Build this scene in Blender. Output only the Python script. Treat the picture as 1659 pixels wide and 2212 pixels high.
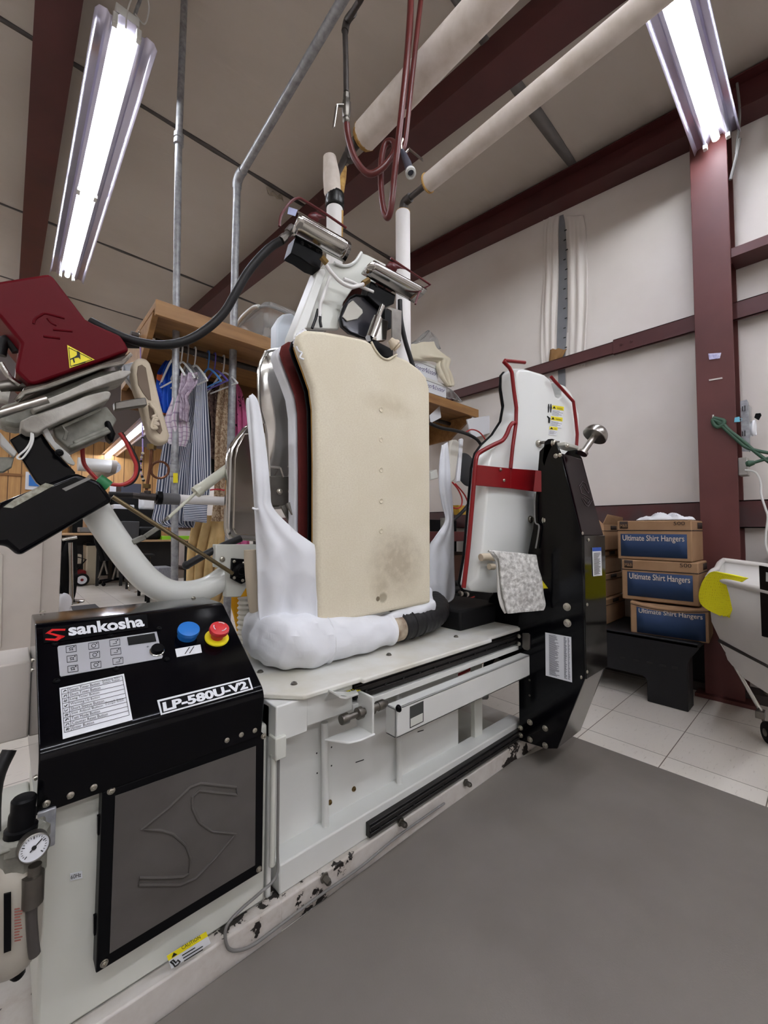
import bpy, bmesh, math, random
from mathutils import Vector, Matrix
random.seed(7)
for o in list(bpy.data.objects): bpy.data.objects.remove(o)
COL = bpy.context.scene.collection
SC = bpy.context.scene

# ------------------------------------------------------------------ camera
F, CX, CY, EYE = 890.0, 829.5, 1106.0, 0.91
th = math.atan((1800 - CX) / F)
f0 = Vector((math.cos(th), math.sin(th), 0)); r0 = Vector((math.sin(th), -math.cos(th), 0)); u0 = Vector((0, 0, 1))
tl = math.radians(2.5); ro = math.radians(0.25)
fw = f0 * math.cos(tl) + u0 * math.sin(tl); uu = u0 * math.cos(tl) - f0 * math.sin(tl)
rt = r0 * math.cos(ro) + uu * math.sin(ro); up = uu * math.cos(ro) - r0 * math.sin(ro)
CAM = Vector((0, 0, EYE))
cd = bpy.data.cameras.new('camera'); cam = bpy.data.objects.new('camera', cd); COL.objects.link(cam)
cd.sensor_fit = 'HORIZONTAL'; cd.sensor_width = 36; cd.lens = 36 * F / 1659; cd.clip_start = 0.02; cd.clip_end = 60
m = Matrix.Identity(4)
for i in range(3):
    m[i][0] = rt[i]; m[i][1] = up[i]; m[i][2] = -fw[i]; m[i][3] = CAM[i]
cam.matrix_world = m
SC.camera = cam
SC.view_settings.view_transform = 'Standard'; SC.view_settings.look = 'None'
SC.view_settings.gamma = 1; SC.view_settings.use_curve_mapping = False
SC.view_settings.exposure = 0.36
TUBE_POWER = 42.0
w = bpy.data.worlds.new('room_air'); SC.world = w; w.use_nodes = True
w.node_tree.nodes['Background'].inputs[0].default_value = (0.5, 0.52, 0.54, 1)
w.node_tree.nodes['Background'].inputs[1].default_value = 0.4

# photograph measurements -> points on real planes of the room
def ray(px, py): return fw + rt * ((px - CX) / F) + up * ((CY - py) / F)
def PX(px, py, x): d = ray(px, py); return CAM + d * ((x - CAM.x) / d.x)
def PY(px, py, y): d = ray(px, py); return CAM + d * ((y - CAM.y) / d.y)
def PZ(px, py, z): d = ray(px, py); return CAM + d * ((z - CAM.z) / d.z)
def PN(px, py, p0, n): d = ray(px, py); return CAM + d * (((Vector(p0) - CAM).dot(n)) / d.dot(n))
def PD(px, py, dist): return CAM + ray(px, py) * dist
def onx(x): return lambda a, b: PX(a, b, x)
def ony(y): return lambda a, b: PY(a, b, y)
def onz(z): return lambda a, b: PZ(a, b, z)
def onv(A, B):
    t = Vector((B[0] - A[0], B[1] - A[1], 0)).normalized(); n = Vector((-t.y, t.x, 0)); p0 = Vector((A[0], A[1], 0))
    return lambda a, b: PN(a, b, p0, n)
def onn(p0, n):
    n = Vector(n).normalized(); return lambda a, b: PN(a, b, p0, n)

# ------------------------------------------------------------------ materials
def lin(c):
    c = c / 255.0
    return c / 12.92 if c <= 0.04045 else ((c + 0.055) / 1.055) ** 2.4
def rgb(t): return (lin(t[0]), lin(t[1]), lin(t[2]), 1)
def newmat(name):
    m = bpy.data.materials.new(name); m.use_nodes = True
    nt = m.node_tree; b = nt.nodes['Principled BSDF']; return m, nt, b
def coordn(nt, uv=False, scale=(1, 1, 1), loc=(0, 0, 0), rot=(0, 0, 0), world=False):
    tc = nt.nodes.new('ShaderNodeTexCoord'); mp = nt.nodes.new('ShaderNodeMapping')
    if world:
        g = nt.nodes.new('ShaderNodeNewGeometry'); nt.links.new(g.outputs['Position'], mp.inputs[0])
    else:
        nt.links.new(tc.outputs['UV' if uv else 'Object'], mp.inputs[0])
    mp.inputs['Scale'].default_value = scale; mp.inputs['Location'].default_value = loc; mp.inputs['Rotation'].default_value = rot
    return mp.outputs[0]
def ramp(nt, src, stops, const=False):
    r = nt.nodes.new('ShaderNodeValToRGB'); nt.links.new(src, r.inputs[0])
    while len(r.color_ramp.elements) < len(stops): r.color_ramp.elements.new(0.5)
    for e, (p, c) in zip(r.color_ramp.elements, stops): e.position = p; e.color = c
    if const: r.color_ramp.interpolation = 'CONSTANT'
    return r.outputs[0]
def noise(nt, vec, scale, detail=4, rough=0.55):
    n = nt.nodes.new('ShaderNodeTexNoise'); nt.links.new(vec, n.inputs['Vector'])
    n.inputs['Scale'].default_value = scale; n.inputs['Detail'].default_value = detail; n.inputs['Roughness'].default_value = rough
    return n.outputs[0]
def bumpn(nt, b, h, strength, dist=0.01):
    bp = nt.nodes.new('ShaderNodeBump'); bp.inputs['Strength'].default_value = strength; bp.inputs['Distance'].default_value = dist
    nt.links.new(h, bp.inputs['Height']); nt.links.new(bp.outputs[0], b.inputs['Normal'])
def mixc(nt, fac, a, bb):
    mx = nt.nodes.new('ShaderNodeMix'); mx.data_type = 'RGBA'
    nt.links.new(fac, mx.inputs[0])
    for k, v in ((6, a), (7, bb)):
        if isinstance(v, tuple): mx.inputs[k].default_value = v
        else: nt.links.new(v, mx.inputs[k])
    return mx.outputs[2]
MC = {}
def mat(name, c, rough=0.5, metal=0.0, spec=0.5, var=0.0, vs=6, bump=0.0, bs=60, c2=None, coat=0.0, stretch=(1, 1, 1), alpha=1.0, trans=0.0, bd=0.002, emit=0):
    if name in MC: return MC[name]
    m, nt, b = newmat(name)
    b.inputs['Base Color'].default_value = rgb(c); b.inputs['Roughness'].default_value = rough; b.inputs['Metallic'].default_value = metal
    v = coordn(nt, scale=stretch, world=True)
    if var or c2:
        c2_ = rgb(c2) if c2 else tuple([x * (1 - var) for x in rgb(c)[:3]] + [1])
        n = noise(nt, v, vs); nt.links.new(ramp(nt, n, [(0.35, rgb(c)), (0.7, c2_)]), b.inputs['Base Color'])
    if bump: bumpn(nt, b, noise(nt, v, bs), bump, bd)
    b.inputs['Specular IOR Level'].default_value = spec
    if coat: b.inputs['Coat Weight'].default_value = coat; b.inputs['Coat Roughness'].default_value = 0.05
    if trans: b.inputs['Transmission Weight'].default_value = trans
    if alpha < 1: b.inputs['Alpha'].default_value = alpha
    if emit: b.inputs['Emission Color'].default_value = (0.93, 0.965, 1.0, 1); b.inputs['Emission Strength'].default_value = emit
    MC[name] = m
    return m

WHITE = mat('white_enamel', (222, 223, 220), 0.32, var=0.06, vs=5)
WHITED = mat('cream_enamel', (212, 213, 205), 0.3, var=0.06, vs=4)
BLACKG = mat('glossy_black_enamel', (4, 4, 8), 0.12, spec=0.2)
BLACKS = mat('satin_black', (8, 8, 11), 0.42, spec=0.12)
BLACKM = mat('matt_black', (16, 16, 18), 0.7, spec=0.25, var=0.3, bump=0.1)
RUBBER = mat('black_rubber', (28, 27, 29), 0.5, spec=0.35, bump=0.15, bs=200)
MAROON = mat('maroon_beam_paint', (84, 38, 38), 0.5, c2=(70, 32, 33), vs=3, bump=0.05, bs=20)
MAROONC = mat('maroon_column_paint', (96, 48, 45), 0.55, c2=(80, 38, 36), vs=2.5, bump=0.05, bs=30)
REDC = mat('dark_red_cover_enamel', (92, 6, 19), 0.45, spec=0.12, var=0.12, vs=3)
REDG = mat('red_guard_paint', (124, 14, 20), 0.3, spec=0.4)
REDD = mat('oxblood_guard_paint', (84, 18, 22), 0.35, spec=0.4)
CHROME = mat('polished_steel', (190, 188, 184), 0.14, 1.0)
STEEL = mat('brushed_steel', (176, 172, 166), 0.28, 1.0, var=0.15, vs=10, stretch=(1, 1, 8))
STEELD = mat('dull_steel', (128, 124, 118), 0.42, 1.0, var=0.25, vs=20)
BOLT = mat('zinc_bolt', (190, 186, 176), 0.3, 1.0)
BRASS = mat('aged_brass', (120, 98, 62), 0.4, 1.0)
ROD = mat('bronze_rod', (118, 104, 78), 0.35, 0.8)
GALV = mat('galvanised_conduit', (168, 170, 174), 0.4, 0.35, c2=(130, 131, 136), vs=40)
DARKP = mat('dark_iron_pipe', (78, 72, 70), 0.5, 0.5, var=0.3, vs=30)
RAIL = mat('greased_rail', (58, 56, 56), 0.35, 0.7, var=0.3, vs=30)
INSUL = mat('white_pipe_wrap', (226, 216, 208), 0.75, c2=(206, 194, 182), vs=14, bump=0.25, bs=60)
INSUL2 = mat('white_pipe_jacket', (232, 229, 228), 0.55)
FIBRE = mat('yellow_fibreglass', (196, 160, 96), 0.95, c2=(150, 110, 60), vs=40, bump=0.6, bs=120)
HOSE = mat('maroon_rubber_hose', (88, 36, 34), 0.32, spec=0.4)
HOSER = mat('red_air_line', (172, 44, 44), 0.35)
YEL = mat('yellow_label', (240, 224, 30), 0.45)
LABW = mat('white_label', (228, 230, 236), 0.4)
INK = mat('black_print', (18, 18, 20), 0.6)
GREYP = mat('silver_keypad', (178, 179, 184), 0.45, 0.2)
BLUEB = mat('blue_plastic', (30, 112, 196), 0.35)
REDB = mat('red_plastic', (205, 48, 52), 0.4)
CREAMP = mat('cream_paint_trim', (212, 204, 196), 0.55, c2=(196, 188, 180), vs=3)
WOOD = mat('pine_board', (160, 118, 70), 0.5, c2=(130, 90, 50), vs=3, stretch=(1.2, 9, 9))
WOODD = mat('brown_plywood', (120, 84, 44), 0.6, c2=(96, 62, 30), vs=3, stretch=(1.2, 9, 9))
CARD = mat('brown_cardboard', (160, 126, 94), 0.8, c2=(144, 110, 78), vs=6)
CARDB = mat('navy_box_print', (28, 54, 92), 0.7, var=0.12)
CARDD = mat('dark_box_line', (48, 34, 28), 0.8)
CARDT = mat('tan_box_letter', (206, 190, 174), 0.8)
CARDR = mat('red_box_print', (150, 40, 44), 0.8)
PLASB = mat('black_plastic_stand', (24, 24, 28), 0.5, spec=0.35, var=0.3, bump=0.1)
TUBW = mat('white_tub_plastic', (222, 218, 214), 0.45, var=0.08, vs=3)
WHR = mat('white_rag_cotton', (236, 237, 242), 0.9, bump=0.3, bs=60)
PADG = mat('scorched_pad_cloth', (190, 187, 180), 0.9, c2=(160, 156, 148), vs=14, bump=0.5, bs=40, bd=0.008)
BEIGE = mat('beige_pad_cover', (206, 192, 170), 0.9, bump=0.35, bs=60, bd=0.004)
TAUPE = mat('taupe_plate', (112, 94, 78), 0.6)
MACHG = mat('greasy_grey_casting', (150, 150, 140), 0.55, c2=(98, 96, 88), vs=18)
GLASSP = mat('clear_plastic', (225, 228, 230), 0.12, trans=0.85)
GRNC = mat('green_cord', (52, 84, 66), 0.5)
WCORD = mat('white_cord', (226, 226, 224), 0.5)
GREYC = mat('grey_cable', (118, 116, 114), 0.5)
BLIND = mat('dark_lcd', (26, 28, 30), 0.25)
LAMP = mat('lit_fluorescent_tube', (255, 255, 255), 0.4, emit=TUBE_POWER)
REFL = mat('glossy_reflector', (196, 193, 212), 0.28, 0.88)
GREENP = mat('green_plastic', (30, 110, 64), 0.5)
WALLW = mat('far_white_paint', (205, 198, 192), 0.7, c2=(180, 172, 168), vs=2)

def m_floor():
    m, nt, b = newmat('vinyl_floor_tiles'); v = coordn(nt, world=True, loc=(-0.169, -0.178, 0))
    br = nt.nodes.new('ShaderNodeTexBrick'); nt.links.new(v, br.inputs['Vector'])
    br.offset = 0; br.squash = 1; br.inputs['Scale'].default_value = 1
    br.inputs['Brick Width'].default_value = 0.3048; br.inputs['Row Height'].default_value = 0.3048
    br.inputs['Mortar Size'].default_value = 0.0018; br.inputs['Mortar'].default_value = rgb((110, 98, 88))
    br.inputs['Color1'].default_value = rgb((230, 224, 215)); br.inputs['Color2'].default_value = rgb((222, 215, 206))
    v2 = coordn(nt, world=True, scale=(1, 4, 1))
    n = noise(nt, v2, 22, 6, 0.7); sp = ramp(nt, n, [(0.58, (0, 0, 0, 1)), (0.78, (1, 1, 1, 1))])
    c = mixc(nt, sp, br.outputs[0], rgb((176, 166, 154)))
    nt.links.new(c, b.inputs['Base Color']); b.inputs['Roughness'].default_value = 0.32
    return m
def m_mat():
    m, nt, b = newmat('grey_rubber_mat'); v = coordn(nt, world=True)
    n = noise(nt, v, 1.6, 5, 0.6)
    nt.links.new(ramp(nt, n, [(0.35, rgb((112, 106, 100))), (0.6, rgb((122, 116, 110))), (0.75, rgb((128, 122, 116)))]), b.inputs['Base Color'])
    nt.links.new(ramp(nt, noise(nt, v, 2.2, 3), [(0.4, (.42, .42, .42, 1)), (0.65, (.6, .6, .6, 1))]), b.inputs['Roughness'])
    bumpn(nt, b, noise(nt, v, 260), 0.15, 0.002)
    return m
def m_chip():
    m, nt, b = newmat('chipped_white_paint'); v = coordn(nt, world=True)
    n = noise(nt, v, 26, 5, 0.6); k = noise(nt, v, 3.2, 2)
    mu = nt.nodes.new('ShaderNodeMath'); mu.operation = 'MULTIPLY'; nt.links.new(n, mu.inputs[0]); nt.links.new(k, mu.inputs[1])
    c = ramp(nt, mu.outputs[0], [(0.0, rgb((214, 211, 206))), (0.26, rgb((196, 190, 184))), (0.335, rgb((186, 178, 170))), (0.342, rgb((28, 22, 20)))])
    nt.links.new(c, b.inputs['Base Color']); b.inputs['Roughness'].default_value = 0.5
    return m
def m_ceiling():
    m, nt, b = newmat('vinyl_faced_insulation'); v = coordn(nt, world=True)
    nt.links.new(ramp(nt, noise(nt, v, 0.9, 3), [(0.3, rgb((202, 194, 184))), (0.7, rgb((190, 181, 171)))]), b.inputs['Base Color'])
    b.inputs['Roughness'].default_value = 0.6
    v2 = coordn(nt, world=True, scale=(1, 6, 1)); bumpn(nt, b, noise(nt, v2, 2.2, 3), 0.25, 0.03)
    return m
def m_wall():
    m, nt, b = newmat('white_wall_insulation'); v = coordn(nt, world=True, scale=(1, 1, 1))
    nt.links.new(ramp(nt, noise(nt, v, 1.4, 4), [(0.3, rgb((236, 230, 225))), (0.75, rgb((220, 212, 206)))]), b.inputs['Base Color'])
    b.inputs['Roughness'].default_value = 0.6
    v2 = coordn(nt, world=True, scale=(1, 5, 0.5)); bumpn(nt, b, noise(nt, v2, 2.4, 3), 0.2, 0.02)
    return m
def m_panel():
    m, nt, b = newmat('wood_wall_panelling'); v = coordn(nt, world=True)
    wv = nt.nodes.new('ShaderNodeTexWave'); wv.bands_direction = 'X'; wv.inputs['Scale'].default_value = 1.6; nt.links.new(v, wv.inputs['Vector'])
    g = ramp(nt, wv.outputs['Fac'], [(0.0, (0, 0, 0, 1)), (0.03, (1, 1, 1, 1))])
    v2 = coordn(nt, world=True, scale=(8, 1, 0.8)); n = noise(nt, v2, 3, 5)
    c = ramp(nt, n, [(0.3, rgb((204, 158, 100))), (0.7, rgb((178, 130, 78)))])
    nt.links.new(mixc(nt, g, rgb((90, 56, 30)), c), b.inputs['Base Color']); b.inputs['Roughness'].default_value = 0.5
    return m
def m_cream():
    m, nt, b = newmat('cream_pressing_cloth'); v = coordn(nt, world=True)
    base = ramp(nt, noise(nt, v, 5, 4), [(0.3, rgb((230, 223, 203))), (0.7, rgb((219, 210, 187)))])
    fine = ramp(nt, noise(nt, coordn(nt, world=True, scale=(1, 1, 1.6)), 160, 3), [(0.35, (0, 0, 0, 1)), (0.8, (1, 1, 1, 1))])
    c = mixc(nt, fine, base, rgb((214, 203, 180)))
    # grey scorch smudges low on the cloth
    for (x, y, z, rx, rz, r1, col, fac) in ((0.98, 1.0, 0.80, 0.15, 0.14, 0.9, (170, 158, 136), 0.75), (0.90, 1.0, 0.72, 0.05, 0.05, 0.9, (176, 164, 140), 0.5),
                                    (0.892, 1.0, 0.688, 0.009, 0.009, 1.0, (96, 82, 62), 0.9), (0.915, 1.0, 0.69, 0.02, 0.02, 0.8, (130, 116, 90), 0.6), (0.94, 1.0, 1.33, 0.14, 0.05, 0.9, (196, 184, 158), 0.6)):
        vv = coordn(nt, world=True, loc=(-x / rx, -y / 0.2, -z / rz), scale=(1 / rx, 1 / 0.2, 1 / rz))
        gr = nt.nodes.new('ShaderNodeTexGradient'); gr.gradient_type = 'SPHERICAL'; nt.links.new(vv, gr.inputs[0])
        nn = noise(nt, v, 30, 3); mu = nt.nodes.new('ShaderNodeMath'); mu.operation = 'MULTIPLY'
        nt.links.new(gr.outputs['Fac'], mu.inputs[0]); nt.links.new(ramp(nt, nn, [(0.3, (.5, .5, .5, 1)), (0.7, (1.4, 1.4, 1.4, 1))]), mu.inputs[1])
        c = mixc(nt, ramp(nt, mu.outputs[0], [(0.0, (0, 0, 0, 1)), (0.8 if rx > .03 else .3, (fac, fac, fac, 1))]), c, rgb(col))
    nt.links.new(c, b.inputs['Base Color']); b.inputs['Roughness'].default_value = 0.85
    bumpn(nt, b, noise(nt, v, 220), 0.2, 0.001)
    return m
def m_stripe(name, a, bcol, n, rot=0, warp=0.0):
    m, nt, b = newmat(name); v = coordn(nt, uv=True, rot=(0, 0, rot))
    wv = nt.nodes.new('ShaderNodeTexWave'); wv.bands_direction = 'X'; wv.inputs['Scale'].default_value = n / 6.283 * 1.0 * 2; wv.inputs['Distortion'].default_value = warp
    nt.links.new(v, wv.inputs['Vector'])
    nt.links.new(ramp(nt, wv.outputs['Fac'], [(0.0, rgb(a)), (0.42, rgb(bcol))], True), b.inputs['Base Color']); b.inputs['Roughness'].default_value = 0.85
    return m
def m_plaid():
    m, nt, b = newmat('white_purple_plaid'); c = rgb((216, 208, 216))
    out = None
    for d, n, col in (('X', 2.2, (176, 120, 168)), ('Y', 3.2, (140, 122, 156))):
        v = coordn(nt, uv=True); wv = nt.nodes.new('ShaderNodeTexWave'); wv.bands_direction = d; wv.inputs['Scale'].default_value = n; nt.links.new(v, wv.inputs['Vector'])
        g = ramp(nt, wv.outputs['Fac'], [(0.86, (0, 0, 0, 1)), (0.97, (0.7, 0.7, 0.7, 1))])
        out = mixc(nt, g, c if out is None else out, rgb(col))
    nt.links.new(out, b.inputs['Base Color']); b.inputs['Roughness'].default_value = 0.9
    return m
def m_print(name, cols, scale, rough=0.85, vor=False, bump=0):
    m, nt, b = newmat(name); v = coordn(nt, world=True)
    if vor:
        t = nt.nodes.new('ShaderNodeTexVoronoi'); t.inputs['Scale'].default_value = scale; nt.links.new(v, t.inputs['Vector']); s = t.outputs['Distance']
    else: s = noise(nt, v, scale, 3)
    k = len(cols); lo, hi = (0.1, 0.6) if vor else (0.34, 0.66)
    st = [(lo + (hi - lo) * i / max(1, k - 1), rgb(c)) for i, c in enumerate(cols)]
    nt.links.new(ramp(nt, s, st, True), b.inputs['Base Color']); b.inputs['Roughness'].default_value = rough
    if bump: bumpn(nt, b, s, bump, 0.004)
    return m
def m_mesh():
    m, nt, b = newmat('yellow_mesh_cloth'); v = coordn(nt, uv=True)
    t = nt.nodes.new('ShaderNodeTexVoronoi'); t.inputs['Scale'].default_value = 22; t.inputs['Randomness'].default_value = 0.25; nt.links.new(v, t.inputs['Vector'])
    nt.links.new(ramp(nt, t.outputs['Distance'], [(0.08, rgb((214, 192, 0))), (0.22, rgb((255, 246, 20)))]), b.inputs['Base Color'])
    b.inputs['Roughness'].default_value = 0.7; bumpn(nt, b, t.outputs['Distance'], 0.4, 0.004)
    return m
def m_chenille():
    m, nt, b = newmat('sparkly_grey_chenille'); v = coordn(nt, world=True)
    t = nt.nodes.new('ShaderNodeTexVoronoi'); t.inputs['Scale'].default_value = 130; nt.links.new(v, t.inputs['Vector'])
    n = noise(nt, v, 60, 4)
    nt.links.new(ramp(nt, n, [(0.35, rgb((236, 235, 232))), (0.62, rgb((176, 174, 170)))]), b.inputs['Base Color'])
    b.inputs['Roughness'].default_value = 0.75; bumpn(nt, b, n, 0.9, 0.008)
    return m
def m_screen():
    m, nt, b = newmat('grey_dust_filter'); v = coordn(nt, world=True)
    nt.links.new(ramp(nt, noise(nt, v, 5, 4), [(0.35, rgb((86, 82, 79))), (0.65, rgb((74, 70, 67)))]), b.inputs['Base Color'])
    b.inputs['Roughness'].default_value = 0.9; bumpn(nt, b, noise(nt, v, 900), 0.25, 0.001)
    return m
def m_cotton():
    m, nt, b = newmat('creased_white_cotton'); v = coordn(nt, world=True, scale=(1, 1, .75), rot=(.3, .5, .2))
    b.inputs['Base Color'].default_value = rgb((232, 234, 240)); b.inputs['Roughness'].default_value = .85
    t = nt.nodes.new('ShaderNodeTexVoronoi'); t.feature = 'SMOOTH_F1'; t.inputs['Scale'].default_value = 13; t.inputs['Smoothness'].default_value = .25; nt.links.new(v, t.inputs['Vector'])
    mx = nt.nodes.new('ShaderNodeMath'); mx.operation = 'ADD'; nt.links.new(t.outputs['Distance'], mx.inputs[0]); nt.links.new(noise(nt, v, 9, 1.5, .4), mx.inputs[1])
    bumpn(nt, b, mx.outputs[0], .8, .022)
    return m
WHC = m_cotton()
FLOORM, MATM, CHIP, CEILM, WALLM, PANELM, CREAM = m_floor(), m_mat(), m_chip(), m_ceiling(), m_wall(), m_panel(), m_cream()
STRIPE = m_stripe('navy_white_stripe', (226, 228, 236), (70, 78, 104), 22)
STRIPES = m_stripe('navy_white_sleeve_stripe', (226, 228, 236), (70, 78, 104), 9)
STRIPEH = m_stripe('navy_white_cuff_stripe', (226, 228, 236), (70, 78, 104), 12, math.pi / 2)
PLAID = m_plaid(); YMESH = m_mesh(); CHEN = m_chenille(); SCREEN = m_screen()
LACE = m_print('beige_lace', [(196, 174, 146), (150, 122, 96), (206, 186, 158)], 70)
BROWNP = m_print('brown_swirl_print', [(128, 104, 96), (84, 62, 60), (150, 128, 118)], 40)
BLUEP = m_print('blue_tropical_print', [(24, 84, 200), (12, 60, 180), (236, 120, 60), (120, 200, 190)], 16)
BLUE = mat('royal_blue_lining', (14, 86, 208), 0.6)
PINK = m_print('pink_print', [(216, 108, 158), (216, 108, 158), (222, 116, 166), (70, 30, 50)], 26)
PLUSH = mat('cream_plush', (222, 192, 138), 0.95, c2=(196, 164, 110), vs=10, bump=0.4, bs=60)
MUSTARD = mat('mustard_cloth', (216, 158, 10), 0.8, var=0.1)

# ------------------------------------------------------------------ mesh helpers
def V(*a): return Vector(a)
class MB:
    def __init__(s): s.b = bmesh.new(); s.uv = s.b.loops.layers.uv.new('UVMap')
    def box(s, x0, x1, y0, y1, z0, z1):
        return s.hexa([(x0, y0, z0), (x1, y0, z0), (x1, y1, z0), (x0, y1, z0)], [(x0, y0, z1), (x1, y0, z1), (x1, y1, z1), (x0, y1, z1)])
    def hexa(s, lo, hi):
        a = [s.b.verts.new(p) for p in lo]; c = [s.b.verts.new(p) for p in hi]; n = len(a)
        s.b.faces.new(a[::-1]); s.b.faces.new(c)
        for i in range(n): s.b.faces.new((a[i], a[(i + 1) % n], c[(i + 1) % n], c[i]))
        return s
    def prism(s, pts, vec):
        v = Vector(vec); return s.hexa([Vector(p) for p in pts], [Vector(p) + v for p in pts])
    def bar(s, A, B, w, h, upv=(0, 0, 1)):
        A = Vector(A); B = Vector(B); t = (B - A).normalized(); a = t.cross(Vector(upv)).normalized() * w / 2; c = a.cross(t).normalized() * h / 2
        return s.hexa([A + a + c, A - a + c, A - a - c, A + a - c], [B + a + c, B - a + c, B - a - c, B + a - c])
    def tube(s, pts, r, n=12, closed=False):
        pts = [Vector(p) for p in pts]; L = len(pts); rs = r if isinstance(r, (list, tuple)) else [r] * L
        tang = []
        for i in range(L):
            if closed: t = pts[(i + 1) % L] - pts[i - 1]
            else: t = pts[min(i + 1, L - 1)] - pts[max(i - 1, 0)]
            tang.append(t.normalized())
        nrm = tang[0].orthogonal().normalized(); rings = []
        for i in range(L):
            nrm = (nrm - tang[i] * nrm.dot(tang[i])).normalized(); bn = tang[i].cross(nrm)
            rings.append([s.b.verts.new(pts[i] + (nrm * math.cos(2 * math.pi * k / n) + bn * math.sin(2 * math.pi * k / n)) * rs[i]) for k in range(n)])
        for i in range(L if closed else L - 1):
            A, B = rings[i], rings[(i + 1) % L]
            for k in range(n): s.b.faces.new((A[k], A[(k + 1) % n], B[(k + 1) % n], B[k]))
        if not closed: s.b.faces.new(rings[0][::-1]); s.b.faces.new(rings[-1])
        return s
    def cyl(s, A, B, r, n=20, r2=None): return s.tube([A, B], [r, r if r2 is None else r2], n)
    def lathe(s, c, ax, prof, n=28):
        c = Vector(c); ax = Vector(ax).normalized(); a = ax.orthogonal().normalized(); bb = ax.cross(a); rings = []
        for r, h in prof:
            rr = max(r, 1e-5)
            rings.append([s.b.verts.new(c + ax * h + (a * math.cos(2 * math.pi * k / n) + bb * math.sin(2 * math.pi * k / n)) * rr) for k in range(n)])
        for A, B in zip(rings, rings[1:]):
            for k in range(n): s.b.faces.new((A[k], A[(k + 1) % n], B[(k + 1) % n], B[k]))
        s.b.faces.new(rings[0][::-1]); s.b.faces.new(rings[-1]); return s
    def ball(s, c, r, sc=(1, 1, 1), n=16):
        bmesh.ops.create_uvsphere(s.b, u_segments=n, v_segments=n // 2 + 2, radius=1, matrix=Matrix.Translation(c) @ Matrix.Diagonal((r * sc[0], r * sc[1], r * sc[2], 1))); return s
    def rows(s, rows, closeu=False):
        g = [[s.b.verts.new(p) for p in r] for r in rows]; nv = len(g); nu = len(g[0])
        for j in range(nv - 1):
            for i in range(nu - (0 if closeu else 1)):
                k = (i + 1) % nu; fc = s.b.faces.new((g[j][i], g[j][k], g[j + 1][k], g[j + 1][i]))
                for lp, (a, c) in zip(fc.loops, ((i, j), (i + 1, j), (i + 1, j + 1), (i, j + 1))): lp[s.uv].uv = (a / (nu - 1), 1 - c / (nv - 1))
        return s
WL = {}
def obj(name, mb, m, parent=None, label=None, bevel=0.0, seg=2, solid=0.0, sub=0, kind=None, cat=None, group=None, smooth=True, angle=38, recalc=True):
    bm = mb.b
    if recalc: bmesh.ops.recalc_face_normals(bm, faces=bm.faces)
    vs = [v.co for v in bm.verts]
    mn = Vector((min(v.x for v in vs), min(v.y for v in vs), min(v.z for v in vs))); mx = Vector((max(v.x for v in vs), max(v.y for v in vs), max(v.z for v in vs)))
    c = Vector(((mn.x + mx.x) / 2, (mn.y + mx.y) / 2, mn.z))
    for v in bm.verts: v.co -= c
    me = bpy.data.meshes.new(name); bm.to_mesh(me); bm.free(); me.materials.append(m)
    if smooth:
        for p in me.polygons: p.use_smooth = True
        try: me.set_sharp_from_angle(angle=math.radians(angle))
        except Exception: pass
    o = bpy.data.objects.new(name, me); COL.objects.link(o); WL[o.name] = c
    if parent is not None: o.parent = parent; o.location = c - WL[parent.name]
    else: o.location = c
    if sub:
        md = o.modifiers.new('subdivision', 'SUBSURF'); md.levels = sub; md.render_levels = sub
    if solid:
        md = o.modifiers.new('thickness', 'SOLIDIFY'); md.thickness = solid; md.offset = 0
    if bevel:
        md = o.modifiers.new('bevel', 'BEVEL'); md.width = bevel; md.segments = seg; md.limit_method = 'ANGLE'; md.angle_limit = math.radians(40)
    if label: o['label'] = label
    if cat: o['category'] = cat
    if group: o['group'] = group
    if kind: o['kind'] = kind
    return o
def struct(name, mb, m, parent=None, **k): return obj(name, mb, m, parent, kind='structure', **k)
def root(name, loc, label, cat, group=None):
    o = bpy.data.objects.new(name, None); COL.objects.link(o); o.location = loc; o.empty_display_size = 0.05; WL[o.name] = Vector(loc)
    o['label'] = label; o['category'] = cat
    if group: o['group'] = group
    return o
def smoothpath(pts, k=6):
    P = [Vector(p) for p in pts]; out = []
    for i in range(len(P) - 1):
        p0 = P[max(i - 1, 0)]; p1 = P[i]; p2 = P[i + 1]; p3 = P[min(i + 2, len(P) - 1)]
        for j in range(k):
            t = j / k; out.append(0.5 * ((2 * p1) + (p2 - p0) * t + (2 * p0 - 5 * p1 + 4 * p2 - p3) * t * t + (3 * p1 - p0 - 3 * p2 + p3) * t ** 3))
    return out + [P[-1]]
def pix(pl, *pts): return [pl(a, b) for a, b in pts]
def sheet(pl, rows, nu=24, nv=30, fold=0.0, fn=6, ph=0.0, wob=0.0, twist=0.0, dirv=None, bulge=0.0):
    """cloth between two measured edges; folds run down the cloth and have real depth"""
    d = Vector(dirv) if dirv else -f0
    Ls = smoothpath([Vector((r[0], r[1], 0)) for r in rows], 8); Rs = smoothpath([Vector((r[2], r[3], 0)) for r in rows], 8); n = len(Ls) - 1
    out = []
    for j in range(nv):
        t = j / (nv - 1) * n; i = min(int(t), n - 1); q = t - i
        a = Ls[i].lerp(Ls[i + 1], q); c = Rs[i].lerp(Rs[i + 1], q); row = []
        for k in range(nu):
            s = k / (nu - 1); x = a.lerp(c, s); v = j / (nv - 1)
            amp = fold * (0.25 + 0.75 * v) * math.sin(fn * 2 * math.pi * s + ph + twist * v) + 0.4 * fold * math.sin(fn * 4.7 * s + 3.1 * v * 2 + ph)
            amp += wob * math.sin(9 * v + 4 * s + ph) + bulge * math.sin(math.pi * s) * math.sin(math.pi * min(1, v * 1.2))
            row.append(pl(x.x, x.y) + d * amp)
        out.append(row)
    return MB().rows(out)
TC = {}
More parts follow.
